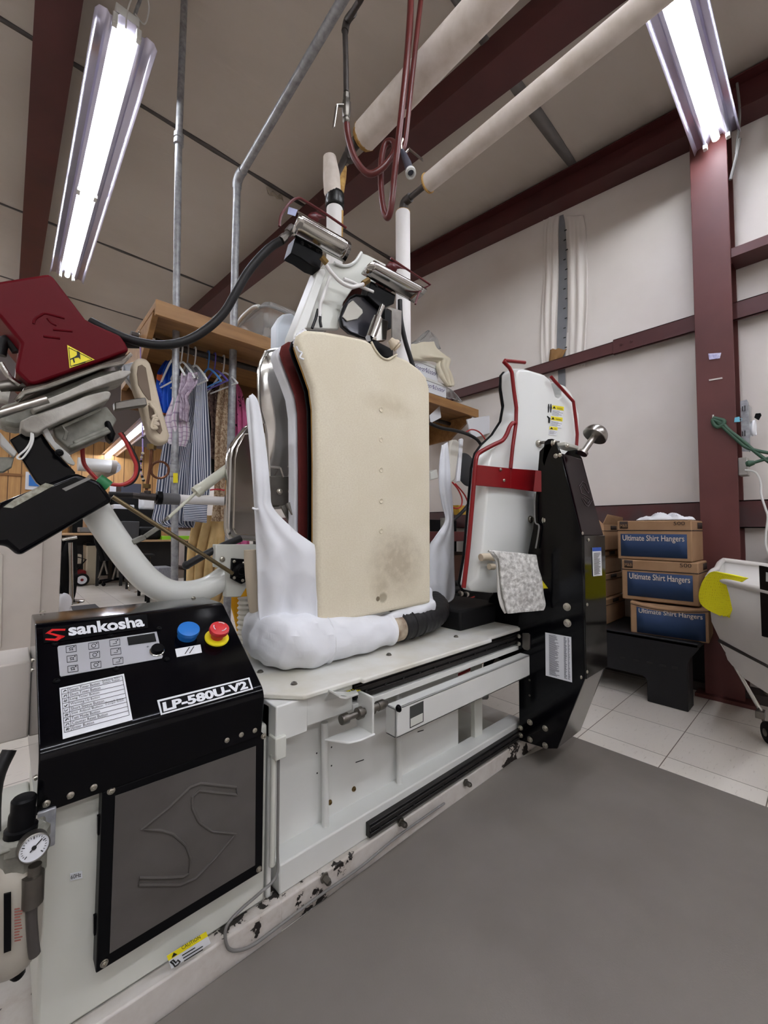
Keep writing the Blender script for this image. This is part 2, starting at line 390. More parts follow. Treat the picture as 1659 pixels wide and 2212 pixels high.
def textm(s, bold=0.0):
    k = (s, bold)
    if k not in TC:
        cu = bpy.data.curves.new('t', 'FONT'); cu.body = s; cu.offset = bold; cu.extrude = 0.0; cu.resolution_u = 3
        o = bpy.data.objects.new('t', cu); COL.objects.link(o); bpy.context.view_layer.update()
        me = bpy.data.meshes.new_from_object(o.evaluated_get(bpy.context.evaluated_depsgraph_get()))
        TC[k] = ([v.co.copy() for v in me.vertices], [list(p.vertices) for p in me.polygons])
        bpy.data.objects.remove(o); bpy.data.curves.remove(cu); bpy.data.meshes.remove(me)
    return TC[k]
def text(parent, m, s, A, B, Cc, bold=0.0, lift=0.0006, name='lettering', into=None):
    """lettering whose baseline runs A->B and whose height runs A->Cc, all points in the world"""
    vs, fs = textm(s, bold); x0 = min(v.x for v in vs); x1 = max(v.x for v in vs); y0 = min(v.y for v in vs); y1 = max(v.y for v in vs)
    A = Vector(A); U = Vector(B) - A; W = Vector(Cc) - A; n = U.cross(W).normalized()
    if n.dot(CAM - A) < 0: n = -n
    mb = into or MB(); vv = [mb.b.verts.new(A + U * ((v.x - x0) / (x1 - x0)) + W * ((v.y - y0) / (y1 - y0)) + n * lift) for v in vs]
    for f in fs:
        try: mb.b.faces.new([vv[i] for i in f])
        except ValueError: pass
    if into: return None
    return obj(name, mb, m, parent, smooth=False, recalc=False)
def decal(pl, pts, m, parent, name, th=0.0012, label=None, bevel=0, lift=0.0):
    P = pix(pl, *pts); n = (P[1] - P[0]).cross(P[2] - P[1]).normalized()
    if n.dot(CAM - P[0]) < 0: n = -n
    P = [p + n * lift for p in P]
    return obj(name, MB().prism(P, n * th), m, parent, label=label, bevel=bevel)
def bolt(parent, p, n, r=0.008, h=0.006, name='bolt', m=None, mb=None):
    n = Vector(n).normalized(); b = mb or MB()
    b.lathe(p, n, [(r * 1.25, 0), (r * 1.25, h * .25), (r, h * .3), (r * .95, h * .8), (r * .6, h), (r * .35, h), (r * .3, h * .6)], 14)
    if mb is None: return obj(name, b, m or BOLT, parent)
def smlines(pl, A, B, D, n, m, parent, name='small_print', cols=((0.05, 0.9),), frac=0.4, seed=1):
    """rows of unreadable small print: n thin bars on the label"""
    A, B, D = pl(*A), pl(*B), pl(*D); U = B - A; W = D - A; nn = U.cross(W).normalized()
    if nn.dot(CAM - A) < 0: nn = -nn
    mb = MB(); R = random.Random(seed)
    for i in range(n):
        for (c0, c1) in cols:
            e = c0 + (c1 - c0) * R.uniform(0.55, 1.0)
            t0 = (i + 0.5 - frac / 2) / n; t1 = (i + 0.5 + frac / 2) / n
            q = [A + U * c0 + W * t0, A + U * e + W * t0, A + U * e + W * t1, A + U * c0 + W * t1]
            mb.prism([p + nn * 0.0012 for p in q], nn * 0.0003)
    return obj(name, mb, m, parent, smooth=False)
def triangle_sign(pl, a, b, c, parent, name='warning_sign', hand=True):
    s = decal(pl, [a, b, c], YEL, parent, name, 0.001, label='yellow triangular burn warning sign', bevel=0.0)
    cx = (a[0] + b[0] + c[0]) / 3; cy = (a[1] + b[1] + c[1]) / 3
    def sh(p, k): return (cx + (p[0] - cx) * k, cy + (p[1] - cy) * k)
    P = pix(pl, sh(a, .88), sh(b, .88), sh(c, .88)); n = (P[1] - P[0]).cross(P[2] - P[1]).normalized()
    if n.dot(CAM - P[0]) < 0: n = -n
    mb = MB(); t = (P[0] - P[1]).length * 0.012
    Q = [p + n * 0.0013 for p in P]
    for i in range(3): mb.bar(Q[i], Q[(i + 1) % 3], t, t, n)
    obj('sign_border', mb, INK, s if s.parent is None or s.parent.parent is None else parent, smooth=False)
    return s

def fillet(pr, rad, n=6):
    out = []; L = len(pr)
    for i in range(L):
        p = Vector((pr[i][0], pr[i][1])); a = Vector(pr[i - 1]) - p; b = Vector(pr[(i + 1) % L]) - p; r = min(rad[i], a.length * .45, b.length * .45)
        if r <= 0: out.append((p.x, p.y)); continue
        s = p + a.normalized() * r; e = p + b.normalized() * r
        for k in range(n + 1):
            t = k / n; q = s * (1 - t) ** 2 + p * 2 * t * (1 - t) + e * t * t; out.append((q.x, q.y))
    return out

# ------------------------------------------------------------------ room shell
XW = 3.08
def cz(y): return 3.45 + 0.1 * y
struct('floor', MB().box(-5, XW, -4, 11, -0.05, 0), FLOORM)
mb = MB().box(-5, 3.0, 8.25, 11, 0.0, 0.004)
obj('office_floor_covering', mb, mat('brown_office_floor', (120, 106, 92), 0.6, c2=(96, 84, 74), vs=6), kind='structure')
bpy.data.objects['office_floor_covering'].name = 'trim_9'
N = 40; rw = []
for j in range(N + 1):
    y = -4 + 15 * j / N
    rw.append([V(-5 + (XW + 5) * i / 30, y, cz(y)) for i in range(31)])
mb = MB().rows(rw); mb2 = MB()
struct('ceiling', mb, CEILM, solid=0.02)
struct('wall_right', MB().box(XW, XW + 0.1, -4, 11, 0, 4.7), WALLM)
struct('wall_left', MB().box(-5.1, -5, -4, 11, 0, 4.7), WALLM)
struct('wall_front', MB().box(-5.1, XW + .1, -4.1, -4, 0, 3.4), WALLM)
struct('wall_back', MB().box(-5, XW, 11, 11.1, 0, 2.85), PANELM)
struct('wall_upper', MB().box(-5, XW, 11.02, 11.12, 2.85, 4.7), mat('grey_metal_wall', (150, 142, 142), 0.6))
# purlin joints of the ceiling insulation
for i, y in enumerate((-2.7, -0.75, 1.2, 3.05, 5.2, 7.15, 9.1)):
    mb = MB(); n = 36
    for s_ in (0, 1):
        pass
    top = []
    for k in range(n + 1):
        x = -5 + (XW + 5) * k / n; wd = 0.018 + 0.006 * math.sin(k * 2.3 + i)
        if y == 1.2 and x > 1.7: wd = 0.024 + 0.016 * math.sin((x - 1.8) * 2.6)
        top.append((x, y - wd, y + wd))
    rws = [[V(x, a, cz(a) - 0.012) for x, a, c in top], [V(x, c, cz(c) - 0.012) for x, a, c in top]]
    struct('trim_%d' % (10 + i), MB().rows(rws), mat('grey_purlin_steel', (96, 92, 92), 0.5, 0.3, var=0.4, vs=4) if y != 1.2 else mat('bare_purlin_steel', (132, 129, 128), 0.5, 0.2, var=0.3, vs=4), solid=0.008)
def beam(name, x0, x1, depth, y0, y1, m=MAROON, fl=0.008, gap=0.0):
    """I-beam rafter along the roof slope"""
    mb = MB(); xm = (x0 + x1) / 2
    def slab(a, b_, t0, t1):
        mb.hexa([(a, y0, cz(y0) - t1 - gap), (b_, y0, cz(y0) - t1 - gap), (b_, y1, cz(y1) - t1 - gap), (a, y1, cz(y1) - t1 - gap)],
                [(a, y0, cz(y0) - t0 - gap), (b_, y0, cz(y0) - t0 - gap), (b_, y1, cz(y1) - t0 - gap), (a, y1, cz(y1) - t0 - gap)])
    slab(x0, x1, 0, fl); slab(x0, x1, depth - fl, depth); slab(xm - 0.004, xm + 0.004, fl, depth - fl)
    return struct(name, mb, m)
beam('trim_1', 1.74, 1.93, 0.27, -4, 11)
beam('trim_2', 0.02, 0.19, 0.27, -4, 11)
beam('trim_3', -2.4, -2.2, 0.27, -4, 11)
beam('trim_4', 2.93, 3.075, 0.2, -4, 11, gap=0.02)
# girts on the right wall
def girt(name, z0, z1, y0, y1, d=0.06):
    mb = MB().box(XW - d, XW, y0, y1, z1 - 0.006, z1).box(XW - d, XW - d + 0.006, y0, y1, z0, z1).box(XW - d, XW - d + .02, y0, y1, z0, z0 + 0.006)
    return mb
mb = girt('g', 2.12, 2.205, 0.85, 11); mb2 = girt('g', 2.11, 2.213, -4, 0.98, 0.068)
bmesh.ops.transform(mb2.b, matrix=Matrix.Identity(4), verts=mb2.b.verts)
g1 = struct('trim_5', mb, MAROON, bevel=0.001)
g2 = struct('trim_6', mb2, MAROON, bevel=0.001)
for yy in (0.93, 0.87): bolt(g2, (XW - 0.069, yy, 2.165), (-1, 0, 0), 0.008, 0.005, m=MAROON)
struct('trim_7', girt('g', 0.93, 1.085, -4, 11, 0.05), mat('dark_maroon_girt', (84, 42, 42), 0.5, c2=(70, 60, 62), vs=5))
# steel strip showing through the torn joint in the wall insulation
seam = [(1209, 466, 1217, 463), (1207, 500, 1222, 498), (1207, 600, 1225, 600), (1204, 690, 1225, 690), (1203, 760, 1222, 760), (1205, 792, 1221, 790), (1206, 860, 1222, 860), (1206, 1000, 1222, 1000)]
pw = onx(XW - 0.006)
mb = sheet(pw, seam, 4, 40); struct('trim_8', mb, mat('grey_siding', (140, 142, 148), 0.5, 0.3, var=0.2))
tear = root('torn_insulation', pw(1214, 780), 'white vinyl insulation edge, torn and stapled beside the wall slot', 'insulation')
for sx, a in ((0, -1), (2, 1)):
    rr = [(r[sx] - (34 if a < 0 else -1), r[1], r[sx] + (44 if a > 0 else -1), r[1]) for r in seam[:6]]
    obj('torn_flap', sheet(onx(XW - 0.004), rr, 22, 70, fold=0.009, fn=2.6, ph=2 + sx, wob=0.004, twist=.6, bulge=.012, dirv=(-1, 0, 0)), WALLM, tear, solid=0.003)
mb = MB()
for k in range(14):
    p = pw(1224 + random.uniform(-3, 5), 500 + k * 21); obj('staple', MB().box(p.x - 0.022, p.x - 0.016, p.y - 0.009, p.y + 0.007, p.z - 0.003, p.z + 0.002), INK, tear, smooth=False)
mb = MB().rows([[pw(1187 + i * 4, 785 + 9 * math.sin(i)) + V(-0.01 - 0.01 * (i % 2), 0, 0) for i in range(7)], [pw(1190 + i * 6, 757 - 3 * i % 5) + V(-0.012, 0, 0) for i in range(7)]])
obj('curled_scrap', mb, mat('brown_backing_paper', (150, 112, 70), 0.8), tear, solid=0.004)
# ceiling torn scrap by the rafter
pc = lambda a, b: PN(a, b, (0, 0, 3.43), Vector((0, -0.1, 1)))
sc = MB().rows([[pc(575 + 5 * i, 404 + 2.6 * i) + V(0, 0, -0.012 * (i % 3)) for i in range(8)], [pc(578 + 5 * i, 412 + 2.4 * i + 1.5 * math.sin(i * 2)) + V(0, 0, -0.02 - 0.006 * (i % 3)) for i in range(8)]])
s_ = obj('torn_ceiling_scrap', sc, mat('frayed_scrap', (176, 164, 148), 0.8, var=0.3, vs=30), solid=0.003); s_['label'] = 'frayed strip of ceiling insulation hanging at a roof joint beside the maroon rafter'; s_['category'] = 'insulation'
# steel column
mb = MB()
cx0, cy0, cy1 = 2.88, 0.338, 0.506
mb.box(cx0, cx0 + 0.012, cy0, cy1, 0.0, 3.3).box(cx0 + 0.18, cx0 + 0.192, cy0, cy1, 0, 3.3).box(cx0 + .012, cx0 + .18, cy0 + .06, cy0 + .072, 0, 3.3).box(cx0 - 0.04, XW, cy0 - 0.05, cy1 + 0.04, 0, 0.02)
colo = struct('trim_20', mb, MAROONC, bevel=0.002)
struct('trim_21', MB().box(2.9, 3.06, -4, 0.34, 2.42, 2.47), MAROON)
struct('trim_22', MB().box(XW - 0.13, XW, -4, 11, 0.0, 0.05), mat('dark_sill', (70, 60, 58), 0.7))
decal(onx(2.878), [(1530, 764), (1558, 762), (1555, 774), (1532, 777)], mat('blue_white_sticker', (150, 146, 200), 0.5, c2=(220, 220, 240), vs=60), colo, 'sticker_scrap')
decal(onx(2.878), [(1531, 820), (1560, 815), (1561, 818), (1532, 823)], CREAMP, colo, 'paint_scrape')
# floor mat, lying flush along the press
mb = MB().prism([V(-1.2, 0.855, 0.001), V(0.5, 0.862, 0.001), V(1.0, 0.872, 0.001), V(1.5, 0.873, 0.001), V(1.60, 0.85, 0.001), V(1.86, 0.81, 0.001), V(1.88, -2.5, 0.001), V(-1.2, -2.5, 0.001)], (0, 0, 0.011))
o = obj('floor_mat', mb, MATM, bevel=0.003, label='large grey rubber anti-fatigue mat on the tiles in front of the shirt press', cat='mat')

# ------------------------------------------------------------------ fluorescent fixtures
def fixture(A, B, label, tubes=(0,), sockets=(), width=0.235, name='fluorescent_light', wires=True, hangw=None, group=None):
    A = Vector(A); B = Vector(B); t = (B - A).normalized(); sd = t.cross(V(0, 0, 1)).normalized(); L = (B - A).length; k = width / 0.235
    R = root(name, A.lerp(B, .5), label, 'ceiling light', group)
    pr = [(-.118, -.004), (-.104, .022), (-.075, .028), (-.066, .014), (-.05, .012), (-.03, .045), (.03, .045), (.05, .012), (.066, .014), (.075, .028), (.104, .022), (.118, -.004)]
    rows = []
    for i in range(9):
        c = A + t * (L * i / 8); rows.append([c + sd * (a * k) + V(0, 0, h) for a, h in pr])
    obj('reflector', MB().rows(rows), REFL, R, solid=0.0016)
    obj('ballast_housing', MB().bar(A + V(0, 0, 0.068), B + V(0, 0, 0.068), 0.09, 0.042), WHITE, R, bevel=0.003)
    n = 2 if L > 1.6 else 1
    for off in tubes:
        for i in range(n):
            a = A + t * (L * i / n + 0.03) + sd * off + V(0, 0, 0.012); b = A + t * (L * (i + 1) / n - 0.03) + sd * off + V(0, 0, 0.012)
            obj('fluorescent_tube', MB().cyl(a, b, 0.017, 16), LAMP, R)
    for off in list(sockets):
        for i in range(n):
            for e in (0.012, L / n - 0.012):
                a = A + t * (L * i / n + e) + sd * off
                so = obj('lamp_holder', MB().bar(a + V(0, 0, -.008), a + V(0, 0, 0.04), 0.02, 0.028, t), WHITE, R, bevel=0.003)
    return R
fixture((0.322, 2.03, 3.1), (0.322, 4.48, 3.1), 'long lit fluorescent fixture hanging over the dark red cuff press cover', sockets=(-.045, .045))
fixture((2.84, 0.375, 3.06), (0.45, 0.375, 3.06), 'lit fluorescent fixture ending at the maroon steel column', sockets=(-.05, .05), width=0.2)
fixture(PZ(228, 990, 2.55), PZ(335, 900, 2.55), 'short lit fluorescent fixture in the far office area', width=0.3)
for i, (a, b_) in enumerate((((-1.6, -0.9, 3.05), (0.85, -0.9, 3.05)), ((1.4, -1.3, 3.05), (2.9, -1.3, 3.05)), ((-2.5, 1.2, 3.1), (-2.5, 3.6, 3.1)), ((-1.6, -2.6, 3.0), (0.8, -2.6, 3.0)), ((-1.5, 6.5, 3.2), (-1.5, 8.9, 3.2)), ((-1.2, 9.6, 3.2), (-3.6, 9.6, 3.2)))):  # unseen extra fixtures, added to light the press front and the background
    fixture(a, b_, 'added unseen fluorescent fixture lighting the room from outside the view', tubes=(-.045, .045), group='added fixtures beyond the view')
lamps = [o for o in bpy.data.objects if o.name.startswith('fluorescent_light')]
# hanging wires of the left fixture
R = lamps[0]
obj('support_wire', MB().tube(smoothpath(pix(ony(2.0), (272, 60), (276, 20), (292, -20))), 0.003, 8), WCORD, R)
obj('support_wire', MB().tube(smoothpath([PY(292, 30, 2.08), PY(312, 52, 2.08), PY(322, 20, 2.08), PY(318, -8, 2.08)]), 0.003, 8), WCORD, R)
obj('flexible_conduit', MB().tube(smoothpath([PY(288, 42, 2.14), PY(296, 18, 2.14), PY(306, -10, 2.14), V(0.42, 2.14, 3.6)]), 0.007, 8), GALV, R)
obj('feed_conduit', MB().tube(smoothpath([PX(1590, 330, 2.93), PX(1598, 250, 2.93), PX(1592, 180, 2.95)]), 0.006, 8), GREYC, lamps[1])
obj('drop_conduit', MB().tube(smoothpath([PX(1598, 300, 2.92), PX(1590, 340, 2.9), PX(1578, 388, 2.9)]), 0.008, 8), GREYC, lamps[1])

# ------------------------------------------------------------------ overhead pipes
def tag(o, label, cat, group=None):
    o['label'] = label; o['category'] = cat
    if group: o['group'] = group
    return o
# two galvanised conduits
R = root('conduit_pipe', (0.6, 2.2, 0), 'thin galvanised conduit rising from floor to roof, left of the pair', 'pipe')
obj('pipe', MB().tube(pix(ony(2.2), (377, 1420), (377.5, 1018), (381, 640), (386, 302), (399, -20)) + [PY(399, -20, 2.2) + V(.004, 0, 0)] + [V(PY(399, -20, 2.2).x + .01, 2.2, cz(2.2))], 0.0165, 16), GALV, R)
obj('coupling', MB().lathe(PY(386, 302, 2.2) - V(0, 0, 0.03), (0, 0, 1), [(0.018, 0), (0.023, 0.003), (0.023, 0.026), (0.02, 0.028), (0.02, 0.034), (0.023, 0.036), (0.023, 0.06), (0.018, 0.063)]), GALV, R)
obj('coupling', MB().lathe(PY(377, 1018, 2.2) - V(0, 0, 0.03), (0, 0, 1), [(0.018, 0), (0.022, 0.003), (0.022, 0.06), (0.018, 0.063)]), GALV, R)
decal(ony(2.178), [(374, 1022), (384, 1022), (384, 1043), (374, 1043)], YEL, R, 'yellow_tag')
R = root('conduit_pipe', (0.88, 2.22, 0), 'thicker galvanised conduit with an elbow turning along the ceiling', 'pipe')
pts = [PY(488, 1420, 2.22), PY(512, 415, 2.22), PY(513, 392, 2.2)]
e = PY(513, 390, 2.2); q = PX(740, 0, e.x); q2 = q + (q - PX(600, 238, e.x)) * 1.4
pts = [PY(488, 1420, 2.22)] + smoothpath([PY(511.5, 420, 2.22), PY(513, 392, 2.2), PX(524, 370, e.x)], 5) + [q, q2]
obj('pipe', MB().tube(pts, 0.02, 16), GALV, R)
obj('elbow', MB().tube(smoothpath([PY(512, 408, 2.22), PY(512.5, 394, 2.21), PX(518, 378, e.x), PX(525, 368, e.x)], 5), 0.0245, 16), GALV, R)
# dark pipe + valve + looped hose
d = 1.55
R = root('air_hose', PD(748, 160, d), 'maroon rubber air hose looped below its shut-off valve above the press', 'hose')
obj('iron_pipe', MB().tube([V(PD(800, -40, 1.35).x, PD(800, -40, 1.35).y - .02, 3.43), PD(800, -40, 1.35), PD(778, 0, 1.4), PD(752, 42, d), PD(745, 60, d), PD(747, 125, d), PD(748, 200, d)], 0.0105, 12), DARKP, R)
obj('pipe_elbow', MB().tube(smoothpath([PD(764, 26, 1.5), PD(750, 45, d), PD(745, 68, d)]), 0.0135, 12), DARKP, R)
obj('valve_body', MB().lathe(PD(748, 266, d), (0, 0, 1), [(0.009, 0), (0.014, 0.006), (0.014, 0.018), (0.011, 0.022), (0.015, 0.03), (0.017, 0.05), (0.017, 0.08), (0.013, 0.086), (0.014, 0.095), (0.013, 0.118), (0.009, 0.12)], 8), STEELD, R)
obj('valve_lever', MB().bar(PD(742, 228, d - .03), PD(727, 228, d - .04), 0.012, 0.003).bar(PD(727, 228, d - .04), PD(720, 276, d - .04), 0.014, 0.003, (1, 0, 0)), STEEL, R)
hp = [(749, 268), (753, 300), (768, 345), (795, 375), (822, 366), (845, 340), (853, 318), (846, 306), (832, 312), (824, 345), (823, 400), (828, 450), (838, 470), (846, 440), (852, 380), (862, 290), (876, 160), (884, 60), (889, -30)]
TOPH = lambda p: [p + V(0, -.02, min(.4, 3.2 - p.z)), V(p.x, p.y - .05, 3.40)]
dd = [0, 0, 0, 0, 0, .01, .03, .05, .06, .05, .03, .01, 0, -.02, -.03, -.03, -.03, -.03, -.03]
obj('hose', MB().tube(smoothpath([PD(a, b, d + k) for (a, b), k in zip(hp, dd)] + TOPH(PD(889, -30, d - .03)), 8), 0.0118, 14), HOSE, R)
obj('hose', MB().tube(smoothpath(TOPH(PD(889, -30, d + .04))[::-1] + [PD(a, b, d + .04) for a, b in ((889, -30), (886, 60), (880, 130), (878, 230))]), 0.0118, 14), HOSE, R)
obj('hose', MB().tube(smoothpath(TOPH(PD(912, -30, d + .02))[::-1] + [PD(a, b, d + .02) for a, b in ((912, -30), (902, 60), (890, 170), (876, 300), (868, 326))], 6), 0.0098, 14), HOSE, R)
R = root('spray_gun', PD(885, 350, d), 'black and steel spotting gun hanging on the maroon hose loop', 'spray gun')
obj('gun_body', MB().tube([PD(868, 325, d), PD(874, 338, d), PD(880, 352, d - .03), PD(887, 375, d - .06)], [0.008, 0.012, 0.014, 0.014], 14), mat('grey_gun_grip', (70, 72, 84), 0.35), R)
g = obj('end_collar', MB().lathe(PD(886, 370, d - .06), (PD(887, 375, d - .06) - PD(880, 352, d - .03)), [(0.015, 0), (0.019, 0.003), (0.019, 0.016), (0.013, 0.018), (0.01, 0.006)], 20), WHITE, R)
obj('trigger_lever', MB().bar(PD(872, 335, d), PD(884, 322, d), 0.008, 0.004).bar(PD(884, 322, d), PD(913, 346, d - .02), 0.012, 0.004), STEEL, R)
obj('hook', MB().tube([PD(867, 328, d), PD(866, 310, d), PD(870, 300, d)], 0.005, 8), BOLT, R)
# insulated pipes
z1, x1 = 2.75, 1.165
R = root('insulated_pipe', (x1, 1.3, z1), 'thick white wrapped steam pipe beside the maroon rafter, its end torn open', 'pipe')
e = PZ(785, 290, z1)
obj('insulation', MB().cyl(V(e.x + .01, e.y, z1), V(e.x + .03, -3.99, z1), 0.062, 24), INSUL, R)
obj('torn_end', MB().lathe(V(e.x + .01, e.y - .005, z1), (0, 1, 0), [(0.061, 0), (0.064, 0.008), (0.05, 0.02), (0.055, 0.028), (0.03, 0.03)], 13), FIBRE, R)
pv = PY(742, 352, 1.52)
obj('iron_pipe', MB().tube([V(e.x, e.y, z1), V(e.x, 1.5, z1), V(e.x - .012, 1.54, z1 - .03), PY(726, 385, 1.54), PY(723, 450, 1.54)], 0.017, 14), DARKP, R)
obj('pipe_elbow', MB().tube(smoothpath([V(e.x, 1.47, z1), V(e.x, 1.52, z1 - .005), V(e.x, 1.54, z1 - .05)]), 0.026, 14), DARKP, R)
xa = e.x - .01
R = root('insulated_pipe', (xa, 1.54, 1.5), 'white wrapped drop pipe bound with black tape, its jacket split open', 'pipe')
pl = ony(1.54)
obj('split_jacket', MB().tube([pl(712, 340), pl(716, 380), pl(718, 415), pl(722, 428)], [0.03, 0.04, 0.04, 0.036], 16), INSUL, R)
obj('split_lining', MB().tube([pl(744, 362), pl(738, 385), pl(734, 410), pl(730, 428)], [0.012, 0.022, 0.022, 0.016], 12), FIBRE, R)
obj('black_tape', MB().lathe(pl(723, 450), (0, 0, 1), [(0.041, 0), (0.044, 0.004), (0.043, 0.02), (0.045, 0.024), (0.043, 0.04), (0.045, 0.05), (0.043, 0.066), (0.039, 0.07)], 20), mat('black_tape', (24, 24, 26), 0.3), R)
obj('pipe_jacket', MB().cyl(pl(723, 452), pl(722, 700), 0.038, 22), INSUL2, R)
obj('jacket_split', MB().prism(pix(ony(1.505), (735, 452), (742, 455), (740, 540), (736, 500)), (0.0, 0.01, 0)), FIBRE, R)
z2 = 2.45; e2 = PZ(925, 395, z2)
R = root('insulated_pipe', (e2.x, 0.8, z2), 'slimmer white wrapped steam pipe running out under the ceiling to the right light', 'pipe')
obj('insulation', MB().cyl(V(e2.x, e2.y, z2), V(e2.x, -3.99, z2), 0.037, 24), INSUL, R)
obj('end_ring', MB().lathe(V(e2.x, e2.y - .002, z2), (0, 1, 0), [(0.036, 0), (0.042, 0.003), (0.04, 0.01), (0.02, 0.011)], 20), FIBRE, R)
yv = 1.33
obj('iron_pipe', MB().tube([V(e2.x, e2.y, z2), V(e2.x, yv - .02, z2), V(e2.x, yv, z2 - .03), V(e2.x, yv, z2 - .12)], 0.013, 14), DARKP, R)
obj('pipe_elbow', MB().tube(smoothpath([V(e2.x, yv - .05, z2), V(e2.x, yv - .01, z2 - .005), V(e2.x, yv, z2 - .05)]), 0.02, 14), DARKP, R)
R = root('insulated_pipe', (e2.x, yv, 1.6), 'straight white jacketed drop pipe behind the two chrome shoulder presses', 'pipe')
tp = PY(870, 460, yv)
obj('pipe_jacket', MB().cyl(tp, PY(872, 800, yv), 0.034, 24), INSUL2, R)
obj('end_cap', MB().lathe(tp, (0, 0, 1), [(0.033, -0.004), (0.035, 0), (0.02, 0.006)], 20), FIBRE, R)
# ------------------------------------------------------------------ the shirt press
def C(sx, ox, oy):           # measured in an enlarged detail: scale and corner of that detail
    return lambda *pts: [(ox + a / sx, oy + b / sx) for a, b in pts]
PR = root('shirt_press', (0.8, 0.95, 0), 'large white and black shirt press with a cream cloth body form in the middle', 'shirt press')
# base and cabinet
base = obj('base_frame', MB().box(-0.6, 1.74, 0.872, 1.5, 0.0, 0.066).box(-0.6, 0.49, 0.868, 0.9, 0.0, 0.07), CHIP, PR, bevel=0.004, label='low white base with chipped paint')
for p in ((700, 1895), (865, 1775), (1005, 1690)):
    q = PY(p[0], p[1], 0.87); obj('levelling_stud', MB().lathe(q, (0, -1, 0), [(0.012, 0), (0.012, 0.004), (0.008, 0.005), (0.008, 0.02), (0.006, 0.024)], 6), STEELD, base)
cab = obj('control_cabinet', MB().box(0.062, 0.462, 0.9, 1.34, 0.066, 0.46).box(-0.03, 0.062, 1.18, 1.34, 0.066, 0.3), WHITED, PR, bevel=0.006)
hz = decal(ony(0.8985), [(151, 1887), (177, 1881), (178, 1896), (152, 1902)], LABW, cab, 'frequency_label')
pl = ony(0.8968); text(hz, INK, '60Hz', pl(153, 1899.5), pl(175, 1893), pl(153, 1890))
# access door with filter screen
door = obj('filter_door', MB().prism(pix(ony(0.868), (221, 1712), (571, 1585), (567, 1882), (207, 2104)), (0, 0.032, 0)), BLACKS, PR, bevel=0.002)
scr = obj('filter_screen', MB().prism(pix(ony(0.8665), (249, 1720), (553, 1612), (551, 1869), (237, 2060)), (0, 0.004, 0)), SCREEN, door, label='dusty grey filter panel with a raised emblem')
c3 = C(2.676, 0, 1650)
em = c3((1365, 135), (1160, 112), (1100, 135), (980, 250), (820, 378), (930, 385), (1000, 405), (1075, 470), (1105, 550), (1095, 630), (1060, 652), (940, 658), (805, 658), (803, 700), (1040, 700), (1130, 662), (1240, 550), (1362, 405), (1225, 390), (1150, 335), (1112, 255), (1112, 190), (1150, 155), (1370, 178))
obj('raised_emblem', MB().tube(pix(ony(0.8658), *em), 0.0026, 8, closed=True), SCREEN, door)
for p in ((240, 1708), (569, 1590), (225, 2080), (559, 1877)): bolt(door, PY(p[0], p[1], 0.8675), (0, -1, 0), 0.005, 0.005, 'screw')
for p in ((216, 1780), (208, 1995)): obj('hinge', MB().bar(PY(p[0], p[1] - 20, 0.885), PY(p[0], p[1] + 20, 0.885), 0.008, 0.008), BLACKS, door)
# console housing
prof = fillet([(0.866, 0.455), (0.852, 0.555), (1.099, 0.715), (1.25, 0.714), (1.25, 0.455)], [0, .022, .014, .012, 0], 8)
mb = MB().prism([V(0.05, y, z) for y, z in prof], (0.38, 0, 0))
con = obj('console_housing', mb, BLACKG, PR, bevel=0.002, angle=32, label='glossy black sloping control console')
fn = V(0, -(0.715 - 0.555), 1.099 - 0.852).normalized(); cp = onn(V(0, 0.852, 0.555) + fn * 0.0008, fn)
cpl = onn(V(0, 0.852, 0.555) + fn * 0.003, fn)
c2 = C(2.676, 0, 1250)
decal(cp, c2((245, 290), (848, 205), (856, 285), (252, 375)), BLACKS, con, 'logo_label', 0.0006)
red = mat('red_logo', (206, 30, 34), 0.4)
lg = MB()
for q in (((262, 316), (300, 289), (379, 288), (376, 298), (306, 300), (288, 312)), ((268, 313), (290, 311), (376, 330), (362, 341)), ((376, 330), (330, 358), (262, 352), (262, 344), (318, 345), (350, 326))):
    P = pix(cpl, *c2(*q)); lg.prism([p - fn * 0.0015 for p in P], fn * 0.0008)
obj('logo_mark', lg, red, con, smooth=False)
text(con, LABW, 'sankosha', cpl(*c2((398, 330))[0]), cpl(*c2((838, 273))[0]), cpl(*c2((392, 262))[0]), bold=0.035, lift=-0.001)
kp = decal(cp, c2((338, 392), (905, 308), (940, 452), (935, 462), (352, 568), (345, 560), (332, 400)), GREYP, con, 'keypad', 0.0012)
decal(cp, c2((733, 343), (892, 319), (903, 366), (742, 389)), BLIND, kp, 'display_window', 0.0026)
for (a, b), k in zip(((410, 410), (540, 391), (662, 373), (415, 466), (546, 444), (668, 424), (420, 524), (553, 502), (680, 479)), range(9)):
    hw, hh, sl = 29, 18, -4
    q = c2((a - hw, b - hh - sl), (a + hw, b - hh + sl), (a + hw + 2, b + hh + sl), (a - hw + 2, b + hh - sl)); P = pix(cp, *q); P = [p + fn * 0.0018 for p in P]
    mb = MB()
    for i in range(4): mb.bar(P[i], P[(i + 1) % 4], 0.0007, 0.0008, fn)
    ic = [(-.5, .3), (-.2, .6), (.1, .35), (.4, .5), (.25, -.1), (.45, -.45), (0, -.3), (-.4, -.5), (-.25, 0)] if k % 3 == 0 else [(.5 * math.cos(t * .7), .7 * math.sin(t * .7)) for t in range(9)] if k % 3 == 1 else [(-.5, -.4), (.4, -.4), (.4, .5), (.2, .3)]
    ctr = (P[0] + P[2]) / 2; U = (P[1] - P[0]) * 0.42; W = (P[0] - P[3]) * 0.42
    mb.tube([ctr + U * x * 1.0 + W * y for x, y in ic], 0.00055, 5, closed=len(ic) > 4)
    mb.ball(ctr + U * 0.7 + W * 0.75, 0.0012, n=6)
    obj('keypad_button', mb, INK, kp, smooth=False)
